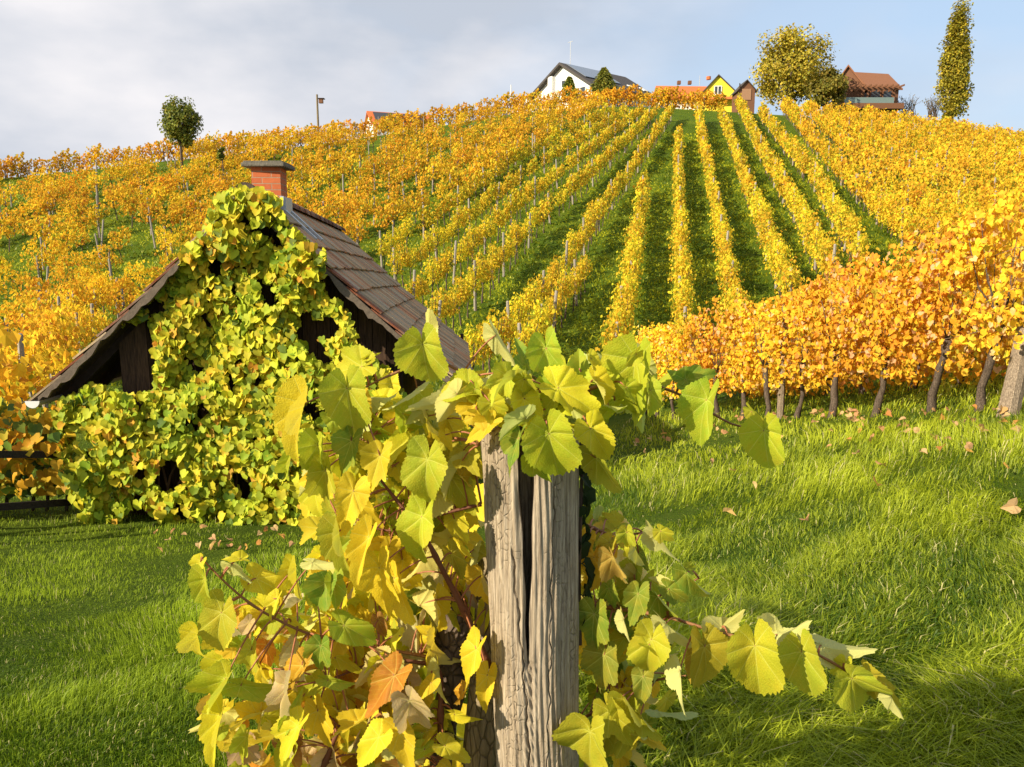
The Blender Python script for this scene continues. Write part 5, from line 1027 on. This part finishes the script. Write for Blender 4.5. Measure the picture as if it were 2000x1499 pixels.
# ------------------------------------------------------------------ trees
def tree(name, label, base, top, cr_c, cr_r, n, size, pal, trunk_r, clumps=26, lo=.25, kindf=None, cat='tree', limb=9, blob=.5):
    base = np.array(base); t_ = thing(name, tuple(base), label, cat); mb = MB()
    cr_c = np.array(cr_c); cr_r = np.array(cr_r)
    axis = np.stack([base-up*.3, base*.6+cr_c*.4, cr_c*.7+np.array([*cr_c[:2], top])*.3, np.array([cr_c[0], cr_c[1], cr_c[2]+cr_r[2]*.75])])
    mb.tube(axis, [trunk_r*1.2, trunk_r, trunk_r*.6, trunk_r*.12], 8, (.5, .45, .4), jit=.1)
    C = []
    for k in range(clumps):
        d = norm(rng.normal(size=3)); q = rng.uniform(lo, 1)**.6; C.append(cr_c+d*cr_r*q*(1 if kindf is None else kindf(d*q)))
    C = np.array(C)
    for c_ in C[:limb*2]:
        a = rng.uniform(.3, .75); s_ = np.array([np.interp(a, [0, .33, .66, 1], axis[:, k]) for k in range(3)]); mb.tube([s_, s_*.5+c_*.5-up*.1*cr_r[2]*.3, c_], [trunk_r*.35, trunk_r*.22, trunk_r*.08], 5, (.5, .45, .4))
    mb.obj('trunk', M_bark, t_)
    k = rng.integers(0, clumps, n); sp_ = cr_r*.24
    ball = norm(rng.normal(size=(n, 3)))*(rng.random(n)**.45)[:, None]; pos = C[k]+ball*np.minimum(sp_*3.4*blob, cr_r.min()*blob)*(rng.uniform(.6, 1.25, clumps)[k][:, None]); tone = rng.uniform(.7, 1.2, clumps)[k][:, None]
    nr = norm(norm(pos-cr_c)*.7+np.array([0, 0, .5])+rng.normal(0, .6, (n, 3))); tp = np.stack([rng.normal(0, .6, n), rng.normal(0, .6, n), -np.ones(n)*.6], -1)
    fo = MB(); scatter(fo, FARL[0], FARL[1], pos, frames(nr, tp), size*rng.uniform(.7, 1.3, n), pick(pal, n)*tone); fo.obj('crown', M_tree, t_)
def px_tree(name, label, Y, x, ytop, ybot, wpx, n, size, pal, tr, by=None, **kw):
    c = at(x, (ytop+ybot)/2, Y); rz = (ybot-ytop)/2/F*Y*.97; rx = wpx/2/F*Y; b = at(x, by or ybot, Y)
    b = np.array([c[0], Y, min(float(zg(c[0], Y)), b[2])]); tree(name, label, b, c[2], c, (rx*.82, rx*.82, rz*.82), n, size, pal, tr, **kw)
GOLDG = [(3, (.44, .34, .03)), (3, (.55, .40, .04)), (2, (.30, .27, .03)), (1, (.62, .43, .05))]
DGRN = [(3, (.15, .19, .025)), (2, (.24, .26, .03)), (1, (.08, .12, .02)), (.8, (.34, .30, .04))]
DOLV = [(3, (.16, .16, .02)), (2, (.22, .20, .02)), (1, (.30, .23, .03))]
px_tree('tree', 'big round golden green tree on the crest beside the brown roofed house', 104, 1545, 48, 206, 152, 11000, .28, GOLDG, .4, by=200, clumps=84, lo=.22, blob=.45)
px_tree('tree', 'low dark olive bushy tree below the big round golden tree', 99, 1612, 130, 216, 94, 6500, .27, DOLV, .2, by=205, clumps=24)
def popf(d): return 1.0
c = at(1868, 118, 118); tb = np.array([c[0], 118, float(zg(c[0], 118))])
tree('poplar_tree', 'tall slender dark green poplar alone on the crest', tb, c[2], (c[0], 118, at(1869, 126, 118)[2]), (1.5, 1.5, 8.9), 17000, .28, [(3, (.32, .28, .025)), (2, (.44, .36, .03)), (1, (.55, .41, .035)), (1, (.18, .18, .02))], .3, clumps=230, lo=.0, blob=.85, kindf=lambda d: np.array([1.15-.35*d[2], 1.15-.35*d[2], 1.]))
px_tree('tree', 'small round dark green tree on the skyline above the vines', 74, 350, 190, 290, 88, 6000, .19, DGRN, .12, by=300, clumps=60, blob=.42)
px_tree('shrub', 'small dark green shrub among orange vines below the skyline', 66, 434, 286, 316, 20, 500, .18, DGRN, .05, clumps=8, cat='shrub')
def conifer(label, Y, x, ytop, ybot, wpx, n):
    wpx *= 1.5; n = int(n*1.9)
    b = at(x, ybot, Y); h = at(x, ytop, Y)[2]-b[2]; w_ = wpx/2/F*Y; t_ = thing('conifer_tree', tuple(b), label, 'tree')
    mb = MB(); mb.tube([b-up*2, b+up*h*.95], [.14, .02], 6); mb.obj('trunk', M_bark, t_)
    q = rng.random(n)**.75; a = rng.uniform(0, 6.283, n); rr = w_*(1-q)**.8*(.55+.45*np.sin(a*3+q*40)**2)*np.sqrt(rng.random(n))+.06
    pos = np.stack([b[0]+np.cos(a)*rr, b[1]+np.sin(a)*rr, b[2]+q*h-.12*rr], -1); nr = norm(np.stack([np.cos(a)*.5, np.sin(a)*.5, .7+0*a], -1)+rng.normal(0, .4, (n, 3))); tp = np.stack([np.cos(a), np.sin(a), -.3+0*a], -1)
    fo = MB(); scatter(fo, FARL[0]*np.array([.6, 1.2, 1]), FARL[1], pos, frames(nr, tp), .30*rng.uniform(.6, 1.2, n), pick(DOLV[:2]+DGRN[:2], n)); fo.obj('crown', M_tree, t_)
conifer('broad dark conifer hiding the corner of the white house', 110, 1179, 133, 192, 56, 1900)
conifer('narrow young conifer before the white gable wall', 109, 1112, 150, 192, 30, 800)
for x, yt, yb, w_, lab in ((1772, 188, 214, 60, 'brownish half bare shrub beside the pergola terrace'), (1822, 192, 218, 34, 'thin bare twiggy shrub beside the tall poplar')):
    b = at(x, yb, 112); t_ = thing('shrub', tuple(b), lab, 'shrub'); mb = MB(); hh_ = (yb-yt)/F*112; ww_ = w_/F*112/2; ends = []
    for k in range(34):
        e = b+np.array([rng.uniform(-1, 1)*ww_, rng.uniform(-1, 1)*ww_*.5, hh_*rng.uniform(.55, 1.05)]); s0 = b+np.array([rng.uniform(-.6, .6)*ww_, 0, -.8]); mb.tube([s0, s0*.5+e*.5, e], [.05, .035, .012], 4, (.5, .4, .35)); ends += [e*(1-q)+s0*q for q in rng.uniform(0, .5, 5)]
    mb.obj('branches', M_bark, t_); ends = np.array(ends)+rng.normal(0, .12, (len(ends), 3)); n = len(ends)
    fo = MB(); scatter(fo, FARL[0], FARL[1], ends, frames(norm(rng.normal(0, 1, (n, 3))), rng.normal(0, 1, (n, 3))), .14*np.ones(n), pick([(2, (.20, .14, .06)), (1, (.14, .13, .05))], n)); fo.obj('foliage', M_tree, t_)
